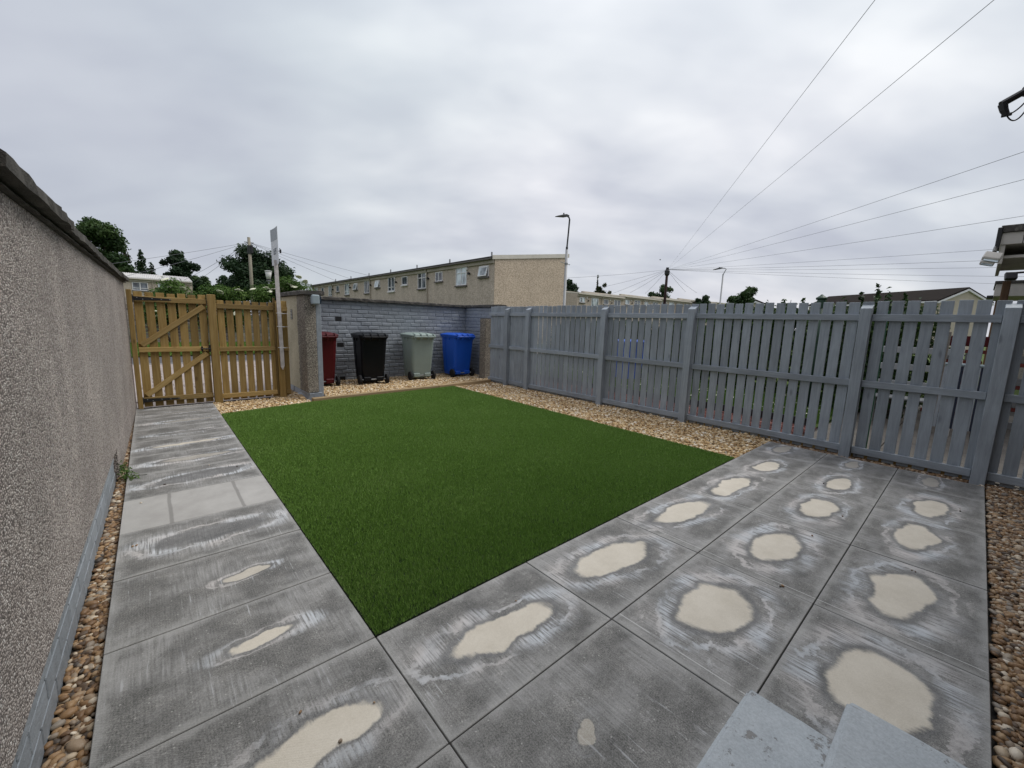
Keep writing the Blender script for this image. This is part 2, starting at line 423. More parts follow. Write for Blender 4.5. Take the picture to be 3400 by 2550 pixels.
    col = t.mix(t.math('MULTIPLY', dry, has), col, drycol)
    rough = t.math('ADD', 0.62, t.math('MULTIPLY', t.math('MAXIMUM', ring, dry), 0.25))
    cross = t.math('MULTIPLY', t.math('SINE', t.math('MULTIPLY', X, 900.0)), t.math('SINE', t.math('MULTIPLY', Y, 900.0)))
    hgt = t.math('ADD', t.math('MULTIPLY', grain, 0.7), t.math('ADD', t.math('MULTIPLY', streak, .5), t.math('MULTIPLY', cross, 0.3)))
    finish(t, col, rough, hgt, 0.4, 0.003, 0.35)
    return m

def mat_pale_slab():
    m, t = newmat('pale_slab'); c = t.n('ShaderNodeTexCoord').outputs['Object']; X, Y, Z = t.xyz(c)
    n = t.noise(c, 5.0, 7.0, .65).outputs[0]; g = t.noise(c, 220.0, 2.0).outputs[0]
    col = t.ramp(t.math('ADD', t.math('MULTIPLY', n, .7), t.math('MULTIPLY', g, .3)), [(0.3, (0.31, 0.30, 0.285)), (0.7, (0.45, 0.44, 0.42))])
    for x0 in (-0.19, 0.22):
        ln = t.step(t.math('ABSOLUTE', t.math('ADD', t.math('SUBTRACT', X, x0), t.math('MULTIPLY', t.math('SUBTRACT', n, .5), .02))), 0.016, 0.006)
        col = t.mix(t.math('MULTIPLY', ln, 0.62), col, (0.17, 0.165, 0.155))
    finish(t, col, 0.85, g, 0.3, 0.003, 0.25); return m

def mat_step():
    m, t = newmat('grey_painted_step'); c = t.n('ShaderNodeTexCoord').outputs['Object']
    n = t.noise(c, 5.0, 8.0, .7).outputs[0]; f = t.noise(c, 130.0, 3.0, .6).outputs[0]
    col = t.ramp(n, [(0.3, (0.355, 0.385, 0.405)), (0.7, (0.46, 0.492, 0.512))])
    col = t.mix(1.0, col, t.ramp(f, [(0.3, 0.86), (0.65, 1.06)]), 'MULTIPLY')
    worn = t.step(t.math('ADD', t.noise(c, 7.0, 7.0, .72).outputs[0], t.math('MULTIPLY', t.noise(c, 60.0, 3.0).outputs[0], .16)), 0.655, 0.70)
    col = t.mix(t.math('MULTIPLY', worn, 0.75), col, (0.185, 0.172, 0.158))
    scuff = t.math('MULTIPLY', t.step(t.noise(t.vmul(c, (70.0, 9.0, 9.0)), 1.0, 3.0).outputs[0], 0.64, 0.70), t.step(t.noise(c, 6.0, 2.0).outputs[0], 0.5, 0.6))
    col = t.mix(t.math('MULTIPLY', scuff, 0.5), col, (0.22, 0.215, 0.205))
    finish(t, col, .8, t.math('ADD', t.math('MULTIPLY', n, .6), t.math('ADD', t.math('MULTIPLY', f, .35), t.math('MULTIPLY', worn, -.3))), .7, .006, .25); return m

def mat_glass(name='window_glass', col=(0.03, 0.035, 0.04)):
    m, t = newmat(name); c = objco(t)
    n = t.noise(t.vmul(c, (1.5, 1.5, 0.6)), 1.6, 2.0).outputs[0]
    colr = t.ramp(n, [(0.35, col), (0.62, tuple(min(1, x*5 + .02) for x in col))])
    finish(t, colr, 0.06, None, spec=0.9); return m

MT = dict(
    slab=mat_slab(), pale=mat_pale_slab(),
    fenceZ=mat_painted_wood('grey_fence_paint_upright', (0.315, 0.352, 0.385), 'Z'),
    fenceY=mat_painted_wood('grey_fence_paint_rail', (0.315, 0.352, 0.385), 'Y'),
    woodZ=mat_wood('treated_timber_upright', [(0.25, (0.17, 0.107, 0.034)), (0.5, (0.285, 0.192, 0.068)), (0.75, (0.40, 0.292, 0.125))], 'Z'),
    woodX=mat_wood('treated_timber_rail', [(0.25, (0.215, 0.138, 0.046)), (0.5, (0.345, 0.236, 0.09)), (0.75, (0.455, 0.335, 0.15))], 'X'),
    sleeper=mat_wood('sleeper_timber', [(0.25, (0.33, 0.215, 0.105)), (0.5, (0.46, 0.33, 0.18)), (0.75, (0.56, 0.43, 0.26))], 'X', knots=False),
    oldboard=mat_wood('weathered_board', [(0.25, (0.20, 0.165, 0.14)), (0.5, (0.30, 0.255, 0.22)), (0.75, (0.38, 0.33, 0.29))], 'X', knots=False),
    brick=mat_paint_brick('grey_painted_brick', (0.275, 0.305, 0.335)),
    mortar=mat_plain('grey_painted_mortar', (0.225, 0.25, 0.275), 0.7, .15, 9.0, .3),
    coping=mat_concrete('mossy_coping', (0.035, 0.034, 0.031), (0.125, 0.117, 0.105), (0.20, 0.19, 0.165), 7.0, .9),
    step=mat_step(),
    rough=mat_roughcast('pebbledash', [(0.0, (0.13, 0.114, 0.106)), (0.2, (0.34, 0.298, 0.274)), (0.55, (0.52, 0.458, 0.418)), (0.85, (0.67, 0.60, 0.55)), (1.0, (0.88, 0.84, 0.79))], (0.14, 0.122, 0.112), 128.0, .9, 0.009, .22),
    rough2=mat_roughcast('pillar_roughcast', [(0.0, (0.17, 0.152, 0.125)), (0.35, (0.28, 0.252, 0.208)), (0.7, (0.38, 0.345, 0.285)), (1.0, (0.52, 0.48, 0.41))], (0.12, 0.105, 0.088), 80.0, .8, 0.010, .2,
        patch=lambda t, c, col: t.mix(t.step(t.math('ADD', t.xyz(c)[1], t.math('MULTIPLY', t.noise(c, 9.0, 4.0).outputs[0], 0.16)), -0.27, -0.235), col,
              t.ramp(t.noise(c, 60.0, 4.0).outputs[0], [(0.3, (0.40, 0.355, 0.235)), (0.7, (0.60, 0.555, 0.42))]))),
    stub=mat_roughcast('stub_roughcast', [(0.0, (0.15, 0.13, 0.105)), (0.35, (0.24, 0.213, 0.17)), (0.7, (0.33, 0.296, 0.24)), (1.0, (0.46, 0.42, 0.35))], (0.11, 0.095, 0.08), 80.0, .8, 0.010, .2),
    harl=mat_roughcast('tan_harling', [(0.0, (0.46, 0.395, 0.318)), (0.5, (0.54, 0.468, 0.380)), (1.0, (0.62, 0.54, 0.448))], (0.42, 0.357, 0.285), 16.0, .5, .02, .16),
    gable=mat_roughcast('pale_tan_harling', [(0.0, (0.48, 0.39, 0.29)), (0.5, (0.58, 0.48, 0.362)), (1.0, (0.68, 0.575, 0.445))], (0.42, 0.34, 0.25), 17.0, .5, .02, .1),
    fascia=mat_plain('stained_cream_fascia', (0.42, 0.38, 0.31), .7, .2, 1.2),
    verge=mat_plain('pale_verge_board', (0.60, 0.57, 0.49), .6, .12, 1.0),
    roofdark=mat_plain('dark_roof_felt', (0.06, 0.058, 0.055), .85, .25, 2.0),
    rooftile=mat_plain('brown_roof_tile', (0.020, 0.016, 0.014), .95, .25, 3.0, .5, 8.0, .08),
    upvc=mat_plain('white_window_frame', (0.76, 0.76, 0.75), .4, .04),
    sill=mat_plain('dark_sill', (0.15, 0.135, 0.12), .8, .2), sillw=mat_plain('white_sill', (0.66, 0.65, 0.62), .6, .08),
    glass=mat_glass(), glasspale=mat_glass('pale_window_glass', (0.13, 0.15, 0.155)),
    pipe=mat_plain('beige_downpipe', (0.38, 0.34, 0.27), .6, .1), dark=mat_plain('black_metal', (0.012, 0.012, 0.013), .45, .2, spec=.5),
    galv=mat_plain('galvanised_steel', (0.30, 0.31, 0.31), .5, .12, 3.0, spec=.5), lampdark=mat_plain('dark_lamp_paint', (0.035, 0.038, 0.036), .5, .2),
    rubber=mat_plain('black_rubber', (0.014, 0.014, 0.015), .75, .2),
    binred=mat_plain('dark_red_plastic', (0.075, 0.004, 0.007), .45, .1, 3.0, .05, 150.0, .3),
    binblack=mat_plain('black_plastic', (0.0045, 0.0055, 0.0075), .4, .15, 3.0, .05, 150.0, .22),
    bingreen=mat_plain('pale_grey_green_plastic', (0.255, 0.315, 0.285), .48, .07, 3.0, .05, 150.0, .4),
    binblue=mat_plain('bright_blue_plastic', (0.006, 0.085, 0.50), .4, .08, 3.0, .05, 150.0, .45),
    white=mat_plain('white_paint', (0.70, 0.70, 0.69), .5, .08, 6.0), oldwhite=mat_plain('worn_white_post', (0.56, 0.53, 0.50), .7, .25, 14.0),
    signgrey=mat_plain('sign_grey', (0.30, 0.335, 0.35), .5, .04), signwhite=mat_plain('sign_white', (0.58, 0.61, 0.62), .5, .04), signtext=mat_plain('sign_lettering', (0.16, 0.19, 0.21), .6, .02),
    lampgrey=mat_plain('blue_grey_lamp', (0.30, 0.36, 0.38), .5, .06), lens=mat_plain('dark_blue_lens', (0.02, 0.035, 0.055), .2, .1, spec=.6),
    bark=mat_plain('tree_bark', (0.055, 0.045, 0.034), .9, .3, 5.0, .6, 12.0), pole=mat_wood('pole_timber', [(0.25, (0.13, 0.118, 0.085)), (0.5, (0.20, 0.182, 0.138)), (0.75, (0.27, 0.25, 0.20))], 'Z', knots=False),
    poledark=mat_plain('creosoted_pole', (0.028, 0.012, 0.010), .8, .3), wire=mat_plain('grey_cable', (0.17, 0.175, 0.19), .6, .1),
    greenmetal=mat_plain('dark_green_metal', (0.022, 0.055, 0.032), .5, .15, spec=.4), greenpost=mat_plain('green_stained_stake', (0.025, 0.10, 0.05), .7, .3, 6.0),
    redbrick=mat_plain('dark_red_brick', (0.17, 0.045, 0.035), .85, .3, 6.0), greybrick=mat_plain('pale_grey_block', (0.22, 0.22, 0.215), .85, .2, 6.0),
    redchair=mat_plain('dark_red_fabric', (0.085, 0.010, 0.012), .8, .2), navy=mat_plain('navy_stripe_fabric', (0.016, 0.020, 0.034), .8, .1), canvas=mat_plain('white_stripe_fabric', (0.26, 0.28, 0.30), .8, .1),
    soffit=mat_plain('grey_stained_board', (0.56, 0.53, 0.48), .8, .22, 3.0), timberpost=mat_wood('brown_wall_timber', [(0.25, (0.12, 0.07, 0.04)), (0.5, (0.20, 0.12, 0.07)), (0.75, (0.27, 0.17, 0.10))], 'Z'),
    corr=mat_plain('pale_corrugated_sheet', (0.60, 0.585, 0.56), .5, .1, .8),
    soil=mat_plain('dark_bedding', (0.05, 0.045, 0.04), .95, .3, 8.0, .5),
    turfbase=mat_plain('turf_backing', (0.008, 0.018, 0.004), .95, .3, 12.0),
    paver=mat_plain('pinkish_paver', (0.32, 0.275, 0.25), .85, .18, 5.0), tarmac=mat_plain('tarmac', (0.085, 0.082, 0.085), .9, .2, 2.0, .4, 90.0),
    kerb=mat_plain('concrete_kerb', (0.30, 0.28, 0.26), .9, .15, 3.0), npaver=mat_plain('beige_slab', (0.13, 0.117, 0.10), .85, .2, 4.0),
    render=mat_roughcast('house_roughcast', [(0.0, (0.16, 0.14, 0.12)), (0.5, (0.25, 0.22, 0.19)), (1.0, (0.4, 0.36, 0.31))], (0.10, 0.09, 0.08), 70.0, .8, .012, .15),
    cream=mat_plain('cream_render', (0.47, 0.42, 0.33), .85, .08, 2.0), flower=mat_plain('cream_flower', (0.72, 0.72, 0.55), .8, .06),
    chip=mat_rnd('buff_gravel_stone', [(0.0, (0.20, 0.118, 0.052)), (0.2, (0.38, 0.245, 0.115)), (0.45, (0.53, 0.372, 0.19)), (0.65, (0.64, 0.485, 0.275)), (0.85, (0.72, 0.60, 0.41)), (1.0, (0.80, 0.745, 0.63))], .8, .25, bump=160.0),
    pebble=mat_rnd('brown_pebble', [(0.0, (0.06, 0.05, 0.042)), (0.2, (0.15, 0.085, 0.042)), (0.45, (0.27, 0.16, 0.078)), (0.65, (0.36, 0.235, 0.125)), (0.8, (0.235, 0.205, 0.172)), (0.92, (0.46, 0.36, 0.245)), (1.0, (0.68, 0.60, 0.48))], .5, .4, bump=140.0),
    redchip=mat_rnd('red_gravel_stone', [(0.0, (0.06, 0.022, 0.019)), (0.5, (0.15, 0.052, 0.043)), (1.0, (0.26, 0.13, 0.11))], .85),
    blade=mat_rnd('turf_blade', [(0.0, (0.108, 0.212, 0.030)), (0.4, (0.146, 0.270, 0.046)), (0.8, (0.188, 0.325, 0.068)), (0.96, (0.24, 0.36, 0.10)), (1.0, (0.32, 0.36, 0.16))], .5, .35),
    lawn=mat_rnd('lawn_blade', [(0.0, (0.05, 0.11, 0.015)), (0.5, (0.10, 0.20, 0.03)), (1.0, (0.17, 0.27, 0.055))], .6, .2),
    leafdark=mat_rnd('dark_leaf', [(0.0, (0.010, 0.024, 0.010)), (0.5, (0.024, 0.052, 0.020)), (1.0, (0.052, 0.090, 0.034))], .6, .25, True),
    leafoak=mat_rnd('mid_leaf', [(0.0, (0.016, 0.040, 0.012)), (0.5, (0.042, 0.082, 0.024)), (1.0, (0.082, 0.130, 0.038))], .6, .25, True),
    leafbrown=mat_rnd('olive_needle', [(0.0, (0.020, 0.028, 0.010)), (0.5, (0.040, 0.052, 0.018)), (1.0, (0.068, 0.078, 0.028))], .7, .2, True),
    leafelder=mat_rnd('elder_leaf', [(0.0, (0.030, 0.070, 0.014)), (0.5, (0.070, 0.135, 0.026)), (1.0, (0.125, 0.20, 0.045))], .6, .25, True),
    leafhedge=mat_rnd('hedge_leaf', [(0.0, (0.010, 0.028, 0.008)), (0.5, (0.030, 0.070, 0.016)), (0.85, (0.07, 0.13, 0.025)), (1.0, (0.13, 0.20, 0.04))], .5, .3, True),
)

def mat_ground():
    m, t = newmat('rough_ground'); c = world_co(t)
    n = t.noise(c, 0.35, 6.0, .6).outputs[0]; g = t.noise(c, 14.0, 4.0).outputs[0]
    col = t.ramp(t.math('ADD', t.math('MULTIPLY', n, .6), t.math('MULTIPLY', g, .4)), [(0.3, (0.05, 0.07, 0.025)), (0.55, (0.075, 0.11, 0.03)), (0.75, (0.13, 0.12, 0.08))])
    finish(t, col, .95, g, .5, .03, .1); return m
MT['ground'] = mat_ground()

# ------------------------------------------------------------------ the setting: ground sheets
def sheet(name, poly, z, mat):
    me = bpy.data.meshes.new(name); me.from_pydata([(x, y, z) for x, y in poly], [], [tuple(range(len(poly)))])
    me.materials.append(mat); me.update()
    if me.polygons[0].normal.z < 0: me.flip_normals()
    return tag(obj(name, me), kind='structure')
def rect(x0, y0, x1, y1): return [(x0, y0), (x1, y0), (x1, y1), (x0, y1)]
sheet('ground', rect(-500, -500, 500, 500), -0.075, MT['ground'])
sheet('gravel_bed', rect(-1.06, -2.45, 5.36, 5.62), -0.052, MT['soil'])
sheet('gravel_bed', rect(-1.06, 5.62, 5.66, 7.5), -0.048, MT['soil'])
sheet('bin_store_floor', [(1.5, 5.62), (5.3, 5.93), (5.66, 6.2), (5.66, 7.5), (1.5, 7.5)], 0.006, MT['soil'])
GRASS = [(0.0, 0.0), (4.03, 0.005), (4.12, 5.73), (1.27, 5.485), (0.004, 5.245)]
turf = sheet('turf_backing', GRASS, 0.001, MT['turfbase'])

# wall line of the tall left wall, it runs very slightly askew to the path
def wall_x(y): return -0.998 + 0.0168*y

# ---- paving slabs: path and patio
path = sheet('path', rect(-0.89, -0.6, -0.002, 6.22), -0.046, MT['soil'])
patio = sheet('patio', rect(0.002, -1.8, 5.12, -0.002), -0.046, MT['soil'])
SLABMESH = {}
def slab(parent, x0, x1, y0, y1, mat, blob=None, rad=None, has=0.0, ring=0.5, line=9.0, seed=None):
    g = 0.0028
    sz = (round(x1-x0-2*g, 4), round(y1-y0-2*g, 4), 0.045); key = (sz, mat.name)
    if key not in SLABMESH: SLABMESH[key] = MB().box((0, 0, 0), sz, 0.0022).mesh('paving_slab', mat)
    z = -0.0225 + random.uniform(-.0012, .0012)
    o = obj('paving_slab', SLABMESH[key], parent, ((x0+x1)/2, (y0+y1)/2, z), (random.uniform(-.0012, .0012), random.uniform(-.0012, .0012), random.uniform(-.0012, .0012)))
    cx, cy = (x0+x1)/2, (y0+y1)/2
    b = blob or (random.uniform(-.1, .1), random.uniform(-.05, .05), 0.0); r_ = rad or (0.2, 0.07)
    o['blob'] = (float(b[0]-cx) if blob else b[0], float(b[1]-cy) if blob else b[1], float(b[2]))
    o['rad'] = (float(r_[0]), float(r_[1]), float(sz[0]/2)); o['misc'] = (float(seed if seed is not None else random.random()*9), float(ring), float(line)); o['has'] = float(has)
    return o
P = 0.9115
# patio blobs: (column, row): centre x, y, tilt, half-length, half-width
BL = {(0, 0): (0.465, -0.325, -0.12, 0.265, 0.085), (1, 0): (1.36, -0.30, -0.16, 0.295, 0.105), (2, 0): (2.31, -0.27, -0.14, 0.315, 0.10),
      (3, 0): (3.17, -0.29, -0.08, 0.32, 0.085), (4, 0): (4.02, -0.31, -0.1, 0.21, 0.075), (5, 0): (4.88, -0.22, -0.1, 0.20, 0.07),
      (0, 1): (0.385, -0.87, 0.3, 0.055, 0.022), (1, 1): (1.40, -0.88, -0.1, 0.225, 0.135), (2, 1): (2.32, -0.885, -0.1, 0.245, 0.115), (3, 1): (3.25, -0.92, -0.05, 0.225, 0.10),
      (4, 1): (4.05, -0.905, -0.05, 0.22, 0.085), (5, 1): (4.86, -0.86, 0.0, 0.16, 0.05),
      (0, 2): (0.4, -1.5, 0, 0.2, 0.1), (1, 2): (1.41, -1.50, -0.1, 0.225, 0.15), (2, 2): (2.30, -1.485, -0.1, 0.27, 0.12), (3, 2): (3.24, -1.475, -0.05, 0.25, 0.10),
      (4, 2): (4.0, -1.50, -0.05, 0.235, 0.095), (5, 2): (4.85, -1.46, 0.0, 0.18, 0.05)}
XE = [i*P for i in range(6)] + [5.125]
for (i, j), (bx, by, an, rx, ry) in BL.items():
    faint = (i == 5) or (i, j) == (0, 1)
    slab(patio, XE[i], XE[i+1], -0.6*(j+1), -0.6*j, MT['slab'], (bx, by, an), (rx, ry), 0.5 if faint else 1.0,
         {(0, 1): 0.15}.get((i, j), random.uniform(.75, 1.0)), XE[i]+0.06-(XE[i]+XE[i+1])/2 if (i, j) in ((2, 0), (2, 1), (2, 2), (3, 1), (3, 0), (1, 1), (4, 1)) else 9.0)
# the slab where path and patio meet, then the path
W = -0.894
slab(path, W, 0.0, -0.6, 0.0, MT['slab'], (-0.32, -0.315, -0.02), (0.205, 0.075), 1.0, 0.55)
slab(path, W, 0.0, -1.2, -0.6, MT['slab'], (-0.3, -0.9, 0), (0.2, 0.1), 1.0, 0.6)
slab(path, W, 0.0, -1.8, -1.2, MT['slab'])
PB = {0: ((-0.37, 0.30, 0.0), (0.125, 0.040), 1.0, .8), 1: ((-0.36, 0.875, 0.0), (0.10, 0.035), .75, .8), 2: ((-0.45, 1.5, 0.0), (0.25, 0.09), .0, .9),
      4: ((-0.4, 2.72, .08), (0.27, 0.075), .0, 1.0), 5: ((-0.4, 3.3, .06), (0.27, 0.06), .4, 1.0), 6: ((-0.42, 3.9, 0.1), (0.30, 0.04), .85, 1.0),
      7: ((-0.4, 4.45, .06), (0.22, 0.05), .1, 1.0), 8: ((-0.36, 5.1, 0.05), (0.26, 0.045), .3, .9), 9: ((-0.4, 5.68, .04), (0.28, 0.05), .2, .8), 10: ((-0.4, 6.1, 0), (0.25, 0.04), .2, .7)}
for k in range(11):
    y0, y1 = 0.6*k, min(0.6*k + 0.6, 6.22)
    if k == 3: slab(path, W, 0.0, y0, y1, MT['pale'])
    else:
        b, r_, h, rg = PB[k]; slab(path, W, 0.0, y0, y1, MT['slab'], b, r_, h, rg)

# ---- turf blades (uncountable)
def in_poly(x, y, poly):
    ins = np.zeros(len(x), bool); n = len(poly)
    for i in range(n):
        x1, y1 = poly[i]; x2, y2 = poly[(i+1) % n]
        c = ((y1 > y) != (y2 > y)) & (x < (x2-x1)*(y-y1)/(y2-y1+1e-12) + x1); ins ^= c
    return ins
def blades(name, poly, dens, h0, h1, w0, mat, z0=0.001, lean=(0.001, 0.001), spread=0.0045, clear=None):
    xs = [p[0] for p in poly]; ys = [p[1] for p in poly]
    n = int((max(xs)-min(xs))*(max(ys)-min(ys))*dens(0))
    x = rng.uniform(min(xs), max(xs), n); y = rng.uniform(min(ys), max(ys), n)
    dist = np.hypot(x-CAM.x, y-CAM.y)
    keep = in_poly(x, y, poly) & (rng.random(n) < dens(dist)/dens(0))
    x, y, dist = x[keep], y[keep], dist[keep]; n = len(x)
    wide = w0*(dens(0)/dens(dist))**.75
    h = rng.uniform(h0, h1, n); a = rng.uniform(0, 2*np.pi, n)
    lx = lean[0] + rng.normal(0, spread, n); ly = lean[1] + rng.normal(0, spread, n)
    v = np.empty((n, 3, 3)); cx, sx = np.cos(a)*wide/2, np.sin(a)*wide/2
    v[:, 0] = np.stack([x-cx, y-sx, np.full(n, z0)], 1); v[:, 1] = np.stack([x+cx, y+sx, np.full(n, z0)], 1)
    v[:, 2] = np.stack([x+lx, y+ly, z0 + h], 1)
    r_ = rng.random(n)
    # soft drifts of lie in the pile
    r_ = np.clip(r_*0.84 + 0.16*(0.5 + 0.5*np.sin(x*3.1 + 1.7*np.sin(y*2.3))*np.sin(y*4.3 + x)), 0, 1)
    me = np_mesh(name, v.reshape(-1, 3), np.arange(3*n).reshape(n, 3), mat, np.repeat(r_, 3))
    return obj(name, me)
ins = [(0.001, .001), (4.03, .001), (4.12, 5.73), (1.27, 5.485), (0.001, 5.245)]
tb = blades('artificial_grass', ins, lambda d_: 76000.0/(1+np.maximum(0, (np.asarray(d_, float)-2.0))*0.48), 0.013, 0.021, 0.0026, MT['blade'])
tag(tb, 'bright green artificial grass lawn beside the grey path and patio', 'grass', kind='stuff')

# ---- gravel (uncountable)
def ico(sub):
    bm = bmesh.new(); bmesh.ops.create_icosphere(bm, subdivisions=sub, radius=1.0)
    v = np.array([p.co[:] for p in bm.verts]); f = np.array([[q.index for q in fc.verts] for fc in bm.faces]); bm.free(); return v, f
ICO1, ICO2 = ico(1), ico(2)
def stones(name, regions, spacing, size, mat, base=ICO1, flat=(0.45, 0.75), jag=0.22, smooth=False, layers=2):
    """regions: list of (poly, z)"""
    bv, bf = base; V, F, RN = [], [], []; off = 0
    for poly, z in regions:
        xs = [p[0] for p in poly]; ys = [p[1] for p in poly]
        for L in range(layers):
            gx, gy = np.meshgrid(np.arange(min(xs), max(xs), spacing), np.arange(min(ys), max(ys), spacing))
            x = (gx + rng.uniform(-.6, .6, gx.shape)*spacing).ravel(); y = (gy + rng.uniform(-.6, .6, gy.shape)*spacing).ravel()
            k = in_poly(x, y, poly); x, y = x[k], y[k]; n = len(x)
            if n == 0: continue
            if L == 1:
                k = rng.random(n) < .45; x, y = x[k], y[k]; n = len(x)
            s = np.exp(rng.normal(0, .24, n))*size/2
            sc = np.stack([s*rng.uniform(.95, 1.5, n), s*rng.uniform(.7, 1.0, n), s*rng.uniform(*flat, n)], 1)
            vv = bv[None]*(1 + rng.uniform(-jag, jag, (n, len(bv), 1)))*sc[:, None]
            tx = rng.normal(0, .35, n); c, s_ = np.cos(tx)[:, None], np.sin(tx)[:, None]
            y2, z2 = vv[..., 1]*c - vv[..., 2]*s_, vv[..., 1]*s_ + vv[..., 2]*c
            a = rng.uniform(0, 2*np.pi, n); c, s_ = np.cos(a)[:, None], np.sin(a)[:, None]
            x3, y3 = vv[..., 0]*c - y2*s_, vv[..., 0]*s_ + y2*c
            zz = z + (0.0 if L == 0 else size*.36) + rng.uniform(-.25, .25, n)*size*.4
            V.append(np.stack([x3 + x[:, None], y3 + y[:, None], z2 + zz[:, None]], -1).reshape(-1, 3))
            F.append((bf[None] + (np.arange(n)*len(bv))[:, None, None] + off).reshape(-1, 3)); off += n*len(bv)
            RN.append(np.repeat(rng.random(n), len(bv)))
    me = np_mesh(name, np.concatenate(V), np.concatenate(F), mat, np.concatenate(RN), smooth)
    return obj(name, me)
strip_y = np.linspace(-0.5, 6.2, 24)
left_strip = [(wall_x(y)-.01, y) for y in strip_y] + [(W-.004, y) for y in strip_y[::-1]]
g1 = stones('river_pebbles', [(left_strip, -0.045)], 0.016, 0.0235, MT['pebble'], ICO2, (.5, .85), .07, True)
tag(g1, 'brown river pebbles in the narrow strip along the left wall', 'pebbles', kind='stuff')
g2 = stones('river_pebbles', [(rect(0.87, -2.43, 5.34, -1.815), -0.028), (rect(5.14, -1.81, 5.36, 0.0), -0.03)], 0.0175, 0.0245, MT['pebble'], ICO2, (.5, .85), .07, True)
tag(g2, 'brown river pebbles along the right side of the patio under the fence', 'pebbles', kind='stuff')
bin_area = [(1.57, 5.60), (5.25, 5.90), (5.64, 6.15), (5.64, 7.47), (1.57, 7.47)]
g3 = stones('buff_gravel', [([(4.045, 0.01), (5.13, 0.01), (5.36, .01), (5.36, 5.80), (4.13, 5.70)], -0.022),
                            ([(0.015, 5.26), (1.27, 5.50), (1.30, 6.27), (0.0, 6.27)], -0.026), (bin_area, 0.016), ([(1.3, 6.0), (1.3, 7.2), (0.9, 7.2), (0.9, 6.27)], -0.03)],
            0.0262, 0.031, MT['chip'], ICO1, (.45, .8), .22)
tag(g3, 'buff gravel chips along the fence, by the gate and round the bins', 'gravel', kind='stuff')

strays = [(rng.uniform(.2, 5.0), rng.uniform(-1.75, -.05)) for _ in range(16)] + [(rng.uniform(-.85, -.05), rng.uniform(-.4, 5.9)) for _ in range(12)] + [(4.6+.1*k, -.03-.02*(k % 3)) for k in range(4)]
g4 = stones('stray_stones', [(rect(a_-.012, b_-.012, a_+.012, b_+.012), .004) for a_, b_ in strays], 0.024, 0.013, MT['pebble'], ICO1, (.5, .8), .15, False, 1)
tag(g4, 'stray grit and small stones scattered on the grey paving slabs', 'grit', kind='stuff')

# ------------------------------------------------------------------ left boundary wall
def rough_block(lo, hi, seg, amp, mat, name, seed=0, taper=0.0):
    """box subdivided along its length (y) with ragged edges, for old copings"""
    rr = np.random.default_rng(seed); n = max(2, int((hi[1]-lo[1])/seg)); V = []; F = []
    prof = [(lo[0], lo[2]), (hi[0], lo[2]), (hi[0], hi[2]-.012), (hi[0]-.015, hi[2]), (lo[0]+.015, hi[2]), (lo[0], hi[2]-.012)]
    walk = np.cumsum(rr.normal(0, amp*.35, (n+1, 2)), 0); walk -= np.linspace(0, 1, n+1)[:, None]*walk[-1]
    for i in range(n+1):
        y = lo[1] + (hi[1]-lo[1])*i/n
        for (x, z) in prof:
            V.append((x + rr.normal(0, amp*.5) + walk[i, 0]*.4, y, z + rr.normal(0, amp*.45) + walk[i, 1]*.25))
    k = len(prof)
    for i in range(n):
        for j in range(k): F.append((i*k+j, i*k+(j+1) % k, (i+1)*k+(j+1) % k, (i+1)*k+j))
    F.append(tuple(range(k))); F.append(tuple(n*k+j for j in range(k))[::-1])
    F = [f[::-1] for f in F]
    return MB().add(V, F).mesh(name, mat)

lw = thing('boundary_wall', 'long pebbledash wall with dark rough coping along the left of the path', 'wall', (-0.998, 0, 0))
ang = -math.atan(0.0168)
PL_END = 3.06                                     # the painted brick base stops here, the pebbledash then runs down to the gravel
def lwbox(name, lo, hi, mat):
    o = obj(name, MB().box(((lo[0]+hi[0])/2, (lo[1]+hi[1])/2, (lo[2]+hi[2])/2), [hi[i]-lo[i] for i in range(3)], 0.006).mesh(name, mat), lw, (0, 0, 0), (0, 0, ang), local=True); return o
lwbox('pebbledash_face', (-0.2, -2.4, 0.225), (0.004, 6.42, 1.775), MT['rough'])
lwbox('pebbledash_foot', (-0.2, PL_END+.11, -0.06), (0.003, 6.419, 0.2235), MT['rough'])
lwbox('wall_core', (-0.2, -2.4, -0.06), (-0.026, PL_END+.002, 0.2235), MT['mortar'])
for i, (ya, yb) in enumerate([(-2.4, -1.2), (-1.19, 0.35), (0.358, 1.62), (1.63, 2.85), (2.858, 4.1), (4.108, 5.3), (5.31, 6.46)]):
    obj('coping_stone', rough_block((-0.27, ya, 1.792), (0.056, yb, 1.848), 0.08, 0.0050, MT['coping'], 'coping_stone', 11+i), lw, (0, 0, random.uniform(-.004, .004)), (0, random.uniform(-.006, .006), ang), local=True)
lwbox('slot_shade_block', (-0.15, PL_END+.004, -0.05), (-0.030, PL_END+.104, 0.2230), MT['dark'])  # black block in the slot, its inner shade put in as colour
obj('bedding_course', rough_block((-0.235, -2.4, 1.7755), (0.03, 6.44, 1.7915), 0.06, 0.003, MT['coping'], 'bedding_course', 5), lw, (0, 0, 0), (0, 0, ang), local=True)
for row in range(3):
    z0 = -0.045 + row*0.090; y = -2.38 + (0.12 if row % 2 else 0.0)
    while y < PL_END - .02:
        L = min(0.232, PL_END - y)
        if L > .06 and y + L > -0.9:
            mb = cbox((0.10, round(L-.004, 3), 0.0865), 0.003, MT['brick'], 'brick')
            p = Matrix.Rotation(ang, 3, 'Z') @ Vector((-0.066 + random.uniform(-.0012, .0012), y+L/2, z0+.042))
            obj('brick', mb, lw, p, (random.uniform(-.004, .004), random.uniform(-.006, .006), ang), local=True)
        y += 0.240

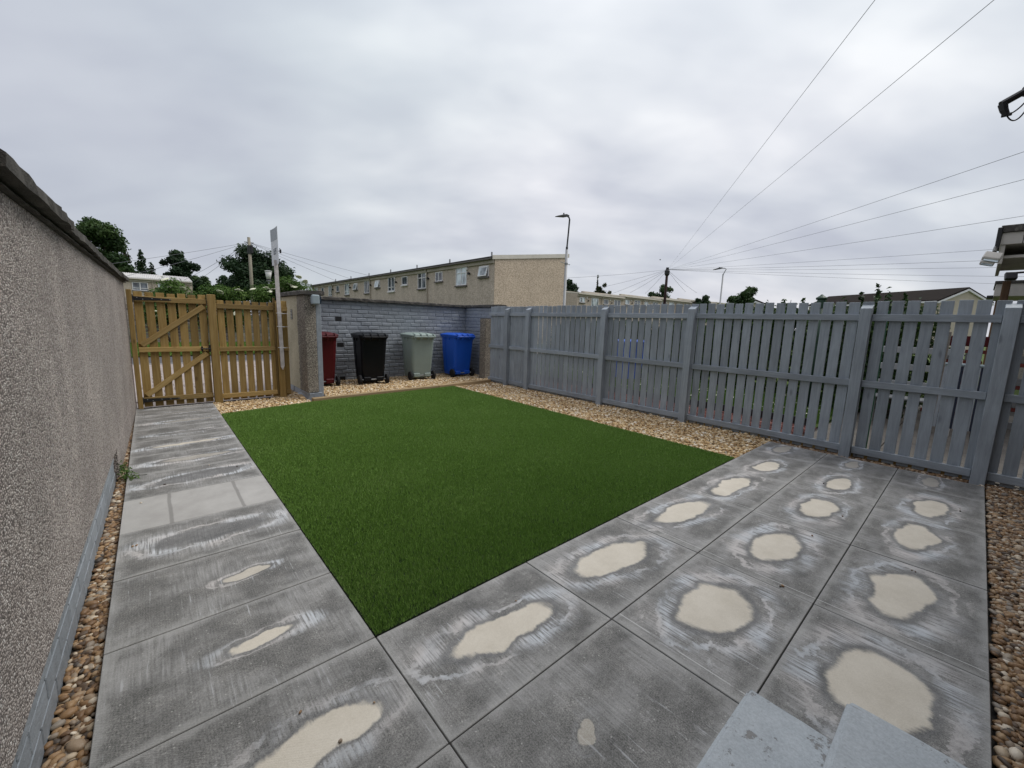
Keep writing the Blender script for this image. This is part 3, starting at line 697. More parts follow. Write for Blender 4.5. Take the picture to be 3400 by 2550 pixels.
# ------------------------------------------------------------------ timber gate and fence panel at the end of the path
YG = 6.28
gt = thing('garden_gate', 'new timber garden gate with diagonal braces and black strap hinges', 'gate', (-0.39, YG, 0))
xg0, xg1 = -0.798, 0.022
for i in range(7):
    x = xg0 + 0.046 + i*0.1205
    zt = 1.655 + random.uniform(-.006, .006)
    pbox('board', gt, (x-.047, YG+.030, .006), (x+.047, YG+.048, zt), MT['woodZ'], .003)
for z0, z1 in ((1.522, 1.597), (0.806, 0.876), (0.078, 0.150)):
    pbox('rail', gt, (xg0, YG-.008, z0), (xg1, YG+.029, z1), MT['woodX'], .004)
for za, zb in ((0.905, 1.49), (0.178, 0.775)):
    L = math.hypot(xg1-.04-xg0-.03, zb-za)
    me = MB().box((0, 0, 0), (L, 0.034, 0.072), .004).mesh('brace', MT['woodX'])
    obj('brace', me, gt, ((xg0+xg1)/2, YG+.0115, (za+zb)/2), (0, -math.atan2(zb-za, xg1-.04-xg0-.03), 0))
for zc in (1.565, 0.107):
    m = MB()
    m.prism([(-0.808, zc-.026), (-0.795, zc-.028), (-0.40, zc-.012), (-0.388, zc-.002), (-0.40, zc+.008), (-0.795, zc+.028), (-0.808, zc+.026)], 'Y', YG-.0135, YG-.009)
    m.box((-.834, YG-.0135, zc-.005), (.05, .008, .125), .002)
    m.tube([(-.808, YG-.018, zc-.055), (-.808, YG-.018, zc+.05)], .009, 8)
    hg = obj('strap_hinge', m.mesh('strap_hinge', MT['dark']), gt, (0, 0, 0)); hg.location = -Vector(WL[gt]); WL[hg] = Vector((0, 0, 0))
    s = MB()
    for sx, sz in ((-.76, .012), (-.70, -.010), (-.60, .004), (-.50, -.002), (-.405, 0), (-.834, .042), (-.834, -.045)):
        s.lathe([(.006, 0), (.006, .003), (.003, .005)], (sx, YG-.0175, zc+sz), 8, 'Y')
    so_ = obj('screws', s.mesh('screws', MT['galv']), hg, (0, 0, 0)); so_['kind'] = 'stuff'
m = MB()
m.box((-.075, YG-.013, .842), (.022, .012, .075), .003).box((.02, YG-.016, .848), (.032, .016, .11), .003).box((.085, YG-.0125, .848), (.022, .011, .07), .003)
m.tube([(-.09, YG-.024, .845), (.10, YG-.024, .845)], .008, 8).tube([(-.03, YG-.024, .845), (-.03, YG-.05, .835)], .006, 6)
bo = obj('bolt', m.mesh('bolt', MT['dark']), gt, (0, 0, 0)); bo.location = -WL[gt]

fp = thing('timber_fence', 'short timber picket fence panel beside the gate with three posts', 'fence', (0.55, YG, 0))
pbox('post', fp, (-0.868, YG-.03, -.06), (-0.812, YG+.06, 1.683), MT['woodZ'], .005)
pbox('post', fp, (0.032, YG-.035, -.06), (0.138, YG+.06, 1.672), MT['woodZ'], .006)
pbox('post', fp, (0.948, YG-.038, -.06), (1.048, YG+.02, 1.60), MT['woodZ'], .006)
pbox('post', fp, (0.918, YG-.018, .02), (0.944, YG+.02, 1.672), MT['woodZ'], .003)
for i in range(7):
    x = 0.197 + i*0.1175
    pbox('slat', fp, (x-.045, YG+.022, .012), (x+.045, YG+.04, 1.592+random.uniform(-.006, .008)), MT['woodZ'], .003)
for x in (0.985, 1.085):
    pbox('slat', fp, (x-.04, YG+.022, .012), (x+.045, YG+.04, 1.63), MT['woodZ'], .003)
for z0, z1 in ((1.466, 1.54), (0.797, 0.868), (0.045, 0.118)):
    pbox('rail', fp, (0.139, YG-.016, z0), (0.917, YG+.021, z1), MT['woodX'], .004)
    pbox('rail', fp, (1.05, YG-.004, z0-.01), (1.132, YG+.021, z1-.01), MT['woodX'], .004)

# ---- sign post tied to the fence
sg = thing('letting_sign', 'white letting board on a worn white post tied to the timber fence', 'sign', (1.0, 6.2, 0.5))
m = MB()
m.prism([(-.027, .0), (.0, -.05), (.027, .02), (.027, 1.76), (-.027, 1.76)], 'Y', -.02, .02)
pp = obj('post', m.mesh('post', MT['oldwhite']), sg, (0.0, 0, 0.02), (0, R(-.6), 0), local=True)
for z in (0.345, 0.70, 0.92):
    q = MB(); q.box((0, 0, 0), (.115, .055, .012), .003).box((.08, -.02, .003), (.06, .006, .006), .001)
    obj('cable_tie', q.mesh('cable_tie', MT['white']), sg, (.008, .005, z), (0, R(3), 0), local=True)
ROTB = R(-90)                                       # the board stands nearly edge-on, slightly bowed
def bow(u): return 0.10*(u*u)
def board_strip(z0, z1, off, u0=-.5, u1=.5, wdt=0.46, th=0.006, n=8):
    vs, fs = [], []
    for i in range(n+1):
        u = u0 + (u1-u0)*i/n
        for (o_, z) in ((off, z0), (off+th, z0), (off+th, z1), (off, z1)): vs.append((u*wdt, -bow(u)*wdt - o_, z))
    for i in range(n):
        for k in range(4): fs.append((i*4+k, (i+1)*4+k, (i+1)*4+(k+1) % 4, i*4+(k+1) % 4))
    fs += [(3, 2, 1, 0), (n*4, n*4+1, n*4+2, n*4+3)]
    return MB().add(vs, fs)
bd = obj('board', board_strip(1.71, 2.29, 0.0).mesh('board', MT['signwhite']), sg, (-.004, .03, 0), (0, 0, ROTB), local=True)
obj('header_band', board_strip(2.10, 2.285, .0065, -.5, .5, .46, .002).mesh('header_band', MT['signgrey']), bd, (0, 0, 0), local=True)
def letters(s, h, x, z, mat, parent, name='lettering', mirror=False):
    cu = bpy.data.curves.new(name, 'FONT'); cu.body = s; cu.size = h; cu.align_x = 'CENTER'; cu.extrude = .001
    tmp = bpy.data.objects.new('tmp', cu); COL.objects.link(tmp); dg = bpy.context.evaluated_depsgraph_get()
    me = bpy.data.meshes.new_from_object(tmp.evaluated_get(dg)); bpy.data.objects.remove(tmp); bpy.data.curves.remove(cu)
    me.materials.clear(); me.materials.append(mat)
    return obj(name, me, parent, (x, -.010-bow(.3)*.46, z), (R(90), 0, 0), local=True)
letters('LET', .13, 0.0, 1.88, MT['signtext'], bd)
br_ = obj('bracket', MB().box((.075, -.01, 0), (.025, .03, .06), .004).tube([(.0, -.01, 0), (.075, -.01, .0), (.066, -.01, .05)], .006, 6).mesh('bracket', MT['dark']), sg, (-.02, 0, 1.93), local=True)

# ------------------------------------------------------------------ brick bin store
BW_Y, SW_X = 7.46, 5.64
bw = thing('brick_wall', 'grey painted brick wall behind the wheelie bins with dark coping', 'wall', (3.6, BW_Y, 0))
def wcore(name, lo, hi, mat, bev=0.0): return pbox(name, bw, lo, hi, mat, bev)
HOLES = [(1.0, 0)]                                       # placed below in bricks
wcore('mortar_core', (1.56, BW_Y+.0035, -.06), (SW_X+.2, BW_Y+.21, 1.735), MT['mortar'])
wcore('mortar_core', (SW_X+.0035, 6.22, -.06), (SW_X+.199, BW_Y+.003, 1.729), MT['mortar'])
holes = [(2.30, 2.44, 1.30, 1.40), (2.32, 2.47, .755, .845), (2.32, 2.48, .02, .11)]
stuffb = MB(); nb = 0; CH = 0.0865
def brick(c, size, rot, axis):
    global nb
    if nb < 300:
        q = tuple(round(s*200)/200 for s in size); obj('brick', cbox(q, .011, MT['brick'], 'brick'), bw, c, rot)
    else: stuffb.box(Vector(c)-WL[bw], size, .011, rot)
    nb += 1
rows = list(range(20))[::-1]
for r_ in rows:
    z0 = .0 + r_*CH; x = 1.57 + (0.0 if r_ % 2 else -0.115) + random.uniform(-.02, .02)
    while x < SW_X - .01:
        L = 0.238 + random.uniform(-.016, .016); xa, xb = max(x, 1.57), min(x+L, SW_X)
        x += L
        if xb-xa < .05: continue
        zc = z0 + CH/2; cut = False
        for (h0, h1, hz0, hz1) in holes:
            if hz0 - .02 < zc < hz1 + .02 and xb > h0 and xa < h1:
                cut = True
                for a, b in ((xa, h0), (h1, xb)):
                    if b-a > .03: brick(((a+b)/2, BW_Y+.04, zc), (b-a-.007, .09, CH-.010), (0, 0, 0), 'x')
        if cut: continue
        brick(((xa+xb)/2 , BW_Y+.04+random.uniform(-.005, .005), zc+random.uniform(-.003, .003)), (xb-xa-.008, .09, CH-.010), (random.uniform(-.02, .02), random.uniform(-.008, .008), random.uniform(-.012, .012)), 'x')
for r_ in rows:
    z0 = r_*CH; y = BW_Y - (0.0 if r_ % 2 else .115)
    if not r_ % 2: brick((SW_X+.04, BW_Y-.057, z0+CH/2), (.09, .11, CH-.010), (0, 0, 0), 'y')
    while y > 6.24:
        L = .238 + random.uniform(-.014, .014); yb_, ya_ = y, max(y-L, 6.23); y -= L
        if yb_-ya_ < .05: continue
        brick((SW_X+.04+random.uniform(-.004, .004), (ya_+yb_)/2, z0+CH/2), (.09, yb_-ya_-.008, CH-.010), (0, random.uniform(-.02, .02), 0), 'y')
if stuffb.v:
    o = obj('brick_courses', stuffb.mesh('brick_courses', MT['brick']), bw, WL[bw]); o['kind'] = 'stuff'
for i, (h0, h1, z0, z1) in enumerate(holes):
    pbox('hole_shade_plate', bw, (h0+.004, BW_Y+.001, z0), (h1-.004, BW_Y+.0030, z1), MT['dark'], 0)  # thin black plate, the shade inside each vent hole given as colour
for i, (xa, xb) in enumerate([(1.52, 2.55), (2.556, 3.62), (3.626, 4.7), (4.706, 5.86)]):
    me = rough_block((-.13, xa, 1.74), (.17, xb, 1.80), .05, .007, MT['coping'], 'coping_stone', 31+i)
    o = obj('coping_stone', me, bw, (0, BW_Y+.085, 0), (0, 0, R(-90))); o.location = (-WL[bw].x, .085, random.uniform(-.005, .005))
me = rough_block((SW_X-.05, 6.05, 1.735), (SW_X+.22, BW_Y-.03, 1.797), .05, .006, MT['coping'], 'coping_stone', 41)
o = obj('coping_stone', me, bw, (0, 0, 0))

# left side wall of the bin store, ends in a roughcast pillar
PX0, PX1, PY0, PY1 = 1.292, 1.47, 5.86, 7.45
pw = thing('roughcast_pillar', 'roughcast pillar wall with cream painted side, left of the bins', 'wall', (PX0, PY0, 0))
pbox('roughcast', pw, (PX0, PY0, .085), (PX1, PY1, 1.738), MT['rough2'], .012).location = Vector(((PX1-PX0)/2, (PY1-PY0)/2, .9115))
pbox('painted_edge', pw, (PX1+.001, PY0+.012, -.05), (1.555, PY1, 1.73), MT['brick'], .006)
for ya, yb, zc in ((PY0-.03, PY0+.42, 0.03), (PY0+.43, PY0+.9, .032), (PY0+.91, PY0+1.4, .032)):
    pbox('plinth_block', pw, (PX0+.004, ya+.035, -.06), (PX1+.06, yb, .0845), MT['brick'], .01)
me = rough_block((PX0-.055, PY0-.05, 1.742), (1.60, PY1-.03, 1.808), .05, .008, MT['coping'], 'coping_stone', 51)
obj('coping_stone', me, pw, (0, 0, 0))
m = MB()
for k in range(6): m.box((PX0-.004, 6.69, 1.345+k*.026), (.008, .10, .007), .001)
fr = obj('air_vent', MB().box((PX0-.001, 6.69, 1.41), (.006, .125, .175), .001).mesh('air_vent', MT['dark']), pw, (0, 0, 0)); fr.location = -WL[pw]
sl = obj('slat', m.mesh('slat', MT['verge']), fr, (0, 0, 0), local=True)
# flared painted foot under the roughcast
m = MB(); m.prism([(PX0-.03, -.06), (PX0+.012, .05), (PX0+.02, .083), (PX0+.1, .083), (PX0+.1, -.06)], 'Y', PY0-.06, PY0+.62)
o = obj('flared_foot', m.mesh('flared_foot', MT['brick']), pw, (0, 0, 0))
WL[o] = Vector((0, 0, 0)); 

for o in list(bpy.data.objects):
    if o.parent in (pw, bw) and o.name.startswith(('coping_stone', 'flared_foot')) and WL[o] == Vector((0, 0, 0)): o.location = -WL[o.parent]

st = thing('roughcast_stub', 'short brown roughcast stub pillar between the blue bin and grey fence', 'pillar', (5.39, 6.22, 0))
obj('roughcast', MB().box((0, 0, .70), (.235, .22, 1.50), .012).mesh('roughcast', MT['stub']), st, (0, 0, 0), local=True)
obj('top_cap', MB().box((0, 0, 1.458), (.228, .213, .014), .005).mesh('top_cap', MT['coping']), st, (0, 0, 0), local=True)

# bulkhead lamp on the pillar
lp = thing('bulkhead_lamp', 'blue grey bulkhead lamp on top of the roughcast pillar', 'lamp', (1.46, PY0, 1.66))
m = MB(); prof = [(.0, -.075), (.10, -.075), (.118, -.02), (.105, .05), (.07, .08), (.0, .085)]
m.prism([(p[0], p[1]) for p in prof], 'X', -.075, .05)
hs = obj('housing', m.mesh('housing', MT['lampgrey']), lp, (0, -.12, 0), local=True)
bv = hs.modifiers.new('bevel', 'BEVEL'); bv.width = .022; bv.segments = 3
m = MB(); m.prism([(.012, -.066), (.10, -.064), (.112, -.02), (.098, .045), (.06, .07), (.012, .072)], 'X', .051, .075)
ln_ = obj('lens', m.mesh('lens', MT['lens']), lp, (0, -.12, 0), local=True)
bv = ln_.modifiers.new('bevel', 'BEVEL'); bv.width = .012; bv.segments = 2

# sleepers in front of the bins
for xa, ya, xb, yb, lb in ((1.275, 5.545, 3.735, 5.70, 'long pale timber sleeper edging the lawn in front of the bins'), (3.745, 5.703, 5.23, 5.86, 'shorter pale timber sleeper beside the grey fence end')):
    L = math.hypot(xb-xa, yb-ya)
    o = obj('timber_sleeper', MB().box((0, 0, 0), (L, .105, .09), .006).mesh('timber_sleeper', MT['sleeper']), None, ((xa+xb)/2, (ya+yb)/2, .008), (0, 0, math.atan2(yb-ya, xb-xa)))
    tag(o, lb, 'timber', 'timber sleepers edging the bin store')
o = obj('timber_offcut', MB().box((0, 0, 0), (.075, .34, .05), .006).mesh('timber_offcut', MT['sleeper']), None, (1.225, 6.03, -.005), (0, 0, R(-6)))
tag(o, 'small timber offcut lying against the foot of the pillar', 'timber')

# ------------------------------------------------------------------ wheelie bins
def rrect(w_, d_, r_, z, n=4, cx=0, cy=0):
    pts = []
    for (sx, sy, a0) in ((1, 1, 0), (-1, 1, 90), (-1, -1, 180), (1, -1, 270)):
        for k in range(n+1):
            a = R(a0 + 90*k/n); pts.append((cx + sx*(w_/2-r_) + r_*math.cos(a), cy + sy*(d_/2-r_) + r_*math.sin(a), z))
    return pts
def loft(sections, cap0=True, cap1=True):
    n = len(sections[0]); vs = [p for s in sections for p in s]; fs = []
    for i in range(len(sections)-1):
        for k in range(n): fs.append((i*n+k, i*n+(k+1) % n, (i+1)*n+(k+1) % n, (i+1)*n+k))
    if cap0: fs.append(tuple(range(n))[::-1])
    if cap1: fs.append(tuple((len(sections)-1)*n+k for k in range(n)))
    return MB().add(vs, fs)
# local axes: the hinge and wheels are on the -y side
body = loft([rrect(.44, .50, .05, .055, cy=.03), rrect(.455, .53, .055, .12, cy=.03), rrect(.50, .62, .06, .55, cy=.02), rrect(.535, .68, .065, .93, cy=.01), rrect(.545, .70, .065, .955, cy=.01)])
rim = loft([rrect(.555, .71, .065, .955, cy=.01), rrect(.585, .745, .07, .965, cy=.01), rrect(.585, .745, .07, .992, cy=.01), rrect(.56, .72, .065, .995, cy=.01)])
for sx in (-1, 1):                                   # webs that carry the hinge, and corner ribs
    rim.box((sx*.21, -.385, .955), (.018, .05, .07), .004).box((sx*.09, -.385, .955), (.018, .05, .07), .004)
    rim.box((sx*.277, .15, .925), (.022, .02, .065), .004).box((sx*.277, -.05, .925), (.022, .02, .065), .004)
ribs = MB()
for sx in (-1, 1):
    ribs.add(*[(lambda m_: (m_.v, m_.f))(MB().bar((sx*.165, -.222, .14), (sx*.20, -.332, .94), .022, .012, .003, up=(0, 1, 0)))][0])
    ribs.add(*[(lambda m_: (m_.v, m_.f))(MB().bar((sx*.236, .12, .14), (sx*.272, .14, .94), .022, .010, .003, up=(1, 0, 0)))][0])
lid = loft([rrect(.60, .76, .075, .996, cy=.012), rrect(.612, .775, .08, 1.01, cy=.012), rrect(.60, .76, .075, 1.028, cy=.012), rrect(.52, .66, .07, 1.045, cy=.012), rrect(.40, .45, .06, 1.064, cy=.03), rrect(.36, .40, .06, 1.066, cy=.03)])
handle = MB()
for sx in (-.22, -.075, .075, .22):
    handle.tube([(sx, -.25, 1.05), (sx, -.34, 1.047), (sx, -.405, 1.03), (sx, -.425, .99), (sx, -.415, .955)], .013, 8)
handle.tube([(-.25, -.415, .985), (.25, -.415, .985)], .015, 10)
wheel = MB().lathe([(.05, -.024), (.098, -.024), (.104, -.016), (.104, .016), (.098, .024), (.05, .024)], (0, 0, 0), 24, 'X')
hub = MB().lathe([(.046, -.027), (.052, -.02), (.052, .02), (.046, .027), (.016, .032)], (0, 0, 0), 16, 'X')
BIN = {}
def wheelie_bin(col, label, loc, rz, lift_slot):
    t_ = thing('wheelie_bin', label, 'bin', loc, 'wheelie bins along the painted brick wall', rz)
    mt = MT[col]
    def pm(key, mb, mat, sm=False):
        k = (key, mat.name)
        if k not in BIN:
            BIN[k] = mb.mesh(key, mat)
        return BIN[k]
    b = obj('body', pm('body', body, mt), t_, local=True)
    obj('rim', pm('rim', rim, mt), t_, local=True); obj('corner_ribs', pm('corner_ribs', ribs, mt), t_, local=True)
    l = obj('lid', pm('lid', lid, mt), t_, local=True); obj('handle', pm('handle', handle, mt), l, local=True)
    ax = obj('axle', pm('axle', MB().tube([(-.30, -.235, .104), (.30, -.235, .104)], .012, 8), MT['galv']), t_, local=True)
    obj('axle_housing', pm('axle_housing', MB().box((-.13, -.235, .115), (.15, .07, .085), .012).box((.13, -.235, .115), (.15, .07, .085), .012).box((0, -.20, .075), (.42, .05, .04), .01), mt), t_, local=True)
    if lift_slot: obj('lift_slot', pm('lift_slot', MB().box((0, -.2225, .185), (.11, .014, .085), .003), MT['dark']), t_, local=True)
    for sx in (-1, 1):
        wh = obj('wheel', pm('wheel', wheel, MT['rubber']), t_, (sx*.278, -.235, .104), local=True)
        obj('hub', pm('hub', hub, MT['rubber']), wh, (0, 0, 0), local=True)
    return t_
wheelie_bin('binred', 'dark red wheelie bin half hidden behind the roughcast pillar', (1.83, 7.02, .022), R(-5), False)
wheelie_bin('binblack', 'black wheelie bin standing between the red and pale grey bins', (2.80, 6.88, .022), R(-6), False)
wheelie_bin('bingreen', 'pale grey green wheelie bin beside the bright blue one', (3.97, 6.96, .022), R(-6), True)
wheelie_bin('binblue', 'bright blue wheelie bin in the right corner of the brick store', (5.05, 6.94, .022), R(-3), True)

# ------------------------------------------------------------------ grey picket fence on the right
FX = 5.21
gf = thing('picket_fence', 'long grey painted picket fence with square posts along the right side', 'fence', (FX, 2.0, 0))
posts = [5.35, 4.68, 2.78, 1.25, -0.68, -1.70, -3.05]
def fpost(yl):
    m = MB(); y0, y1 = -.10, 0
    m.add([(0, y0, -.06), (.1, y0, -.06), (.1, y1, -.06), (0, y1, -.06), (0, y0, 1.655), (.1, y0, 1.70), (.1, y1, 1.70), (0, y1, 1.655)],
          [(3, 2, 1, 0), (4, 5, 6, 7), (0, 1, 5, 4), (1, 2, 6, 5), (2, 3, 7, 6), (3, 0, 4, 7)])
    return m
pm_ = fpost(0).mesh('post', MT['fenceZ'])
for yl in posts: 
    o = obj('post', pm_, gf, (FX, yl, 0), (0, 0, random.uniform(-.01, .01)))
    bv = o.modifiers.new('bevel', 'BEVEL'); bv.width = .004; bv.segments = 2
edges = [5.97] + posts
spans = []
for a, b in zip(edges[:-1], edges[1:]):
    top = a - (.102 if a in posts else 0)
    spans.append((top, b + .002 if b in posts else b))
for (ya, yb) in spans:
    if ya - yb < .05: continue
    for z0, z1 in ((1.522, 1.594), (.795, .868), (.030, .108)):
        pbox('rail', gf, (FX+.055, yb, z0+random.uniform(-.003, .003)), (FX+.093, ya, z1), MT['fenceY'], .004)
y = 5.95; pitch = .1205
while y > -3.0:
    zt = 1.730 + random.uniform(-.007, .007); wd = .0935 + random.uniform(-.003, .003)
    if y > 4.6: wd = .108
    elif y > 1.2: wd += .006
    o = pbox('slat', gf, (FX+.0945, y-wd, -.012), (FX+.1155, y, zt), MT['fenceZ'], .003)
    o.scale = (1, 1, 1); o.rotation_euler = (random.uniform(-.004, .004), 0, random.uniform(-.01, .01))
    y -= pitch if y <= 4.6 else .121
for (ya, yb) in ((4.55, 2.80), (2.78, 1.3), (1.22, -.72), (-.72, -1.72)):
    pbox('gravel_board', gf, (FX+.115, yb, -.06), (FX+.14, ya, .035), MT['woodX'], .003)

# ------------------------------------------------------------------ painted steps at the back door
sp_ = thing('door_steps', 'pair of grey painted concrete steps in the lower right corner', 'steps', (0.2, -1.6, 0))
def step_mesh(lo, hi, seed):
    m = MB(); m.box(((lo[0]+hi[0])/2, (lo[1]+hi[1])/2, (lo[2]+hi[2])/2), [hi[i]-lo[i] for i in range(3)], .014)
    bm = bmesh.new(); me = m.mesh('tread', MT['step']); bm.from_mesh(me)
    bmesh.ops.subdivide_edges(bm, edges=bm.edges[:], cuts=6, use_grid_fill=True)
    rr = random.Random(seed)
    for vtx in bm.verts: vtx.co += Vector((rr.gauss(0, .0022), rr.gauss(0, .0022), rr.gauss(0, .0012)))
    bm.to_mesh(me); bm.free(); return me
for nm, lo, hi, s in (('lower_tread', (-.95, -1.72, .0005), (.846, -1.213, .15), 3), ('upper_tread', (-.95, -2.44, .0005), (.852, -1.468, .302), 4)):
    o = obj(nm, step_mesh(lo, hi, s), sp_, (0, 0, 0)); o.location = -WL[sp_]

# the rear wall of the house the picture is taken from, behind the camera
hw = thing('house', 'roughcast rear wall of the house behind the patio', 'house', (1.0, -2.46, 0))
pbox('wall', hw, (-3.2, -2.9, -.06), (5.6, -2.46, 4.9), MT['render'], .02)
pbox('fascia', hw, (-3.3, -2.95, 4.9), (5.65, -2.2, 5.1), MT['fascia'], .01)
# camera arm with hanging cables, fixed to that wall
ca = thing('wall_bracket', 'black wall bracket arm with drooping cables at the right edge', 'camera', (5.5, -2.46, 3.36))
pt = polar(88.50, 5.45, .3500); pm1 = polar(89.75, 5.5, .3610); pe = Vector((5.42, -2.45, 3.62))
m = MB(); m.tube([pt, pm1], .026, 10).tube([pm1, pm1.lerp(pe, .35)], .042, 10).tube([pm1.lerp(pe, .35), pe], .03, 8)
arm = obj('arm', m.mesh('arm', MT['dark']), ca, (0, 0, 0)); arm.location = -WL[ca]
tip = polar(88.95, 5.45, .3330)
m = MB(); m.tube([pt+Vector((0, -.01, 0)), pt.lerp(tip, .55), tip], [.030, .026, .020], 10).box(tip, (.03, .06, .02), .004)
o = obj('end_joint', m.mesh('end_joint', MT['dark']), ca, (0, 0, 0)); o.location = -WL[ca]
m = MB()
for sag, a1 in ((.025, pm1+Vector((0, -.03, -.055))), (.095, pm1+Vector((0, -.05, -.07)))):
    pts = []
    for i in range(13):
        s = i/12; p = tip.lerp(a1, s); p.z -= sag*4*s*(1-s); pts.append(p)
    m.tube(pts, .0055, 6)
o = obj('cables', m.mesh('cables', MT['dark']), ca, (0, 0, 0)); o.location = -WL[ca]

# small weed by the wall foot
def leaf_quads(centres, nrm, size, rr, aspect=1.9):
    """one diamond-shaped leaf per centre"""
    n = len(centres); t1 = rr.normal(size=(n, 3)); t1 -= nrm*(t1*nrm).sum(1, keepdims=True); t1 /= np.linalg.norm(t1, axis=1, keepdims=True)
    t2 = np.cross(nrm, t1); s = size*rr.uniform(.65, 1.3, (n, 1))
    bend = nrm*s*.18
    v = np.stack([centres - t1*s*.5, centres + t2*s*.5/aspect + bend, centres + t1*s*.5, centres - t2*s*.5/aspect + bend], 1)
    return v.reshape(-1, 3), np.arange(4*n).reshape(n, 4)
def foliage(name, clumps, n, size, mat, parent=None, seed=0, shell=.55, loc=(0, 0, 0), flat=0.0, aspect=1.7, ragged=.16):
    """clumps: list of (centre, (rx,ry,rz)); leaves fill each clump, denser toward its outside"""
    rr = np.random.default_rng(seed); vol = np.array([max(1e-4, (c[1][0]*c[1][1]*c[1][2])**(2/3)) for c in clumps]); pick = rr.choice(len(clumps), n, p=vol/vol.sum())
    cen = np.array([c[0] for c in clumps], float)[pick]; rad = np.array([c[1] for c in clumps], float)[pick]
    d_ = rr.normal(size=(n, 3)); d_ /= np.linalg.norm(d_, axis=1, keepdims=True)
    r_ = (shell + (1-shell)*rr.random((n, 1)))*(1 + np.abs(rr.normal(0, ragged, (n, 1))))
    p = cen + d_*rad*r_
    nr = d_*.8 + rr.normal(0, .65, (n, 3)) + np.array([0, 0, .35 + flat]); nr /= np.linalg.norm(nr, axis=1, keepdims=True)
    v, f = leaf_quads(p, nr, size, rr, aspect)
    tone = rr.random(len(clumps))[pick]; rn = np.clip(tone*.6 + rr.random(n)*.4, 0, 1)
    return obj(name, np_mesh(name, v, f, mat, np.repeat(rn, 4)), parent, loc)
wd = thing('weed', 'small green weed growing at the foot of the pebbledash wall', 'plant', (-0.905, 3.0, -.02))
foliage('leaves', [((.01, .0, .05), (.05, .10, .05)), ((-.01, .08, .09), (.03, .06, .05)), ((.05, -.05, .03), (.05, .06, .02))], 190, .03, MT['leafelder'], wd, 3, .3, WL[wd], aspect=3.0)
obj('stem', MB().tube([(0, 0, 0), (.0, .04, .06), (-.005, .08, .10)], .003, 5).tube([(0, 0, 0), (.05, -.02, .03), (.14, -.03, .025)], .0025, 5).mesh('stem', MT['leafbrown']), wd, local=True)

# ------------------------------------------------------------------ beyond the gate: pavers, road, verge, board fence
sheet('pavement', rect(-14, 6.45, 14.5, 12.9), -0.03, MT['paver'])
ob = sheet('kerb', rect(-14, 12.9, 14.5, 13.02), 0.0, MT['kerb'])
sheet('road', rect(-14, 13.02, 30, 15.7), -0.055, MT['tarmac'])
pv = MB(); rr_ = random.Random(2)
for i in range(13):
    for j in range(22):
        x0 = -1.6 + i*.3 + (.15 if j % 2 else 0); y0 = 6.9 + j*.27
        pv.box((x0+.15, y0+.135, -.019 + rr_.uniform(-.003, .003)), (.293, .263, .02), .003)
o = obj('paver_setts', pv.mesh('paver_setts', MT['paver'])); tag(o, 'pinkish paving seen through the gate boards', 'paving', kind='stuff')
sheet('verge', rect(-20, 15.7, 30, 22.4), -0.02, MT['ground'])
vg = blades('verge_grass', rect(-5, 15.72, 9, 22.3), lambda d_: 700.0 + 0*np.asarray(d_, float), .05, .12, .03, MT['lawn'], -.02, (0, 0), .03)
tag(vg, 'rough grass of the verge across the road behind the gate', 'grass', kind='stuff')
bf = thing('board_fence', 'weathered horizontal board fence across the road behind the gate', 'fence', (1.5, 22.5, 0))
for i in range(13):
    z0 = .02 + i*.152
    for xa in (-6.0, -3.6, -1.2, 1.2, 3.6, 6.0, 8.4):
        pbox('board', bf, (xa+.01, 22.5+random.uniform(-.006, .006), z0), (xa+2.39, 22.53, z0+.132), MT['oldboard'], .006)
for xa in (-6.0, -3.6, -1.2, 1.2, 3.6, 6.0, 8.4, 10.8):
    pbox('post', bf, (xa-.05, 22.54, -.06), (xa+.05, 22.62, 2.02), MT['oldboard'], .006)

# ------------------------------------------------------------------ neighbour's garden seen between the pickets
sheet('neighbour_gravel', rect(5.37, -.2, 6.75, 9.0), -0.045, MT['soil'])
sheet('neighbour_lawn', rect(6.75, -.15, 14.0, 12.0), -0.03, MT['ground'])
sheet('neighbour_patio', rect(5.37, -2.45, 12.0, -.2), -0.045, MT['soil'])
rg = stones('red_gravel', [(rect(5.40, -.15, 6.70, 5.5), -.03)], .036, .040, MT['redchip'], ICO1, (.5, .8), .2, False, 1)
tag(rg, 'red gravel border on the far side of the grey fence', 'gravel', kind='stuff')
o = obj('lawn_edging', MB().box((6.74, 4.4, .02), (.03, 9.0, .13), .004).mesh('lawn_edging', MT['dark'])); tag(o, 'black edging strip between the red gravel and the neighbouring lawn', 'edging')
lb = blades('neighbour_grass', rect(6.78, -.1, 10.6, 8.5), lambda d_: 5200.0 + 0*np.asarray(d_, float), .03, .07, .012, MT['lawn'], -.03, (0, 0), .015)
tag(lb, 'neighbouring lawn behind the grey picket fence', 'grass', kind='stuff')
rr = np.random.default_rng(4); n = 900; px_ = np.stack([rr.uniform(6.9, 10.2, n), rr.uniform(0, 8, n), rr.uniform(.02, .06, n)], 1)
nv = rr.normal(0, .3, (n, 3)) + np.array([0, 0, 1.0]); nv /= np.linalg.norm(nv, axis=1, keepdims=True)
dv, df = leaf_quads(px_, nv, .03, rr, 1.0)
o = obj('daisies', np_mesh('daisies', dv, df, MT['flower'], np.ones(len(dv)))); tag(o, 'white daisies scattered over the neighbouring lawn', 'flowers', kind='stuff')
for i in range(9):
    for j in range(3):
        o = pbox('paving_slab', bpy.data.objects['neighbour_patio'], (5.40+i*.61, -2.4+j*.73, -.044), (6.0+i*.61, -1.68+j*.73, -.01), MT['npaver'], .003)

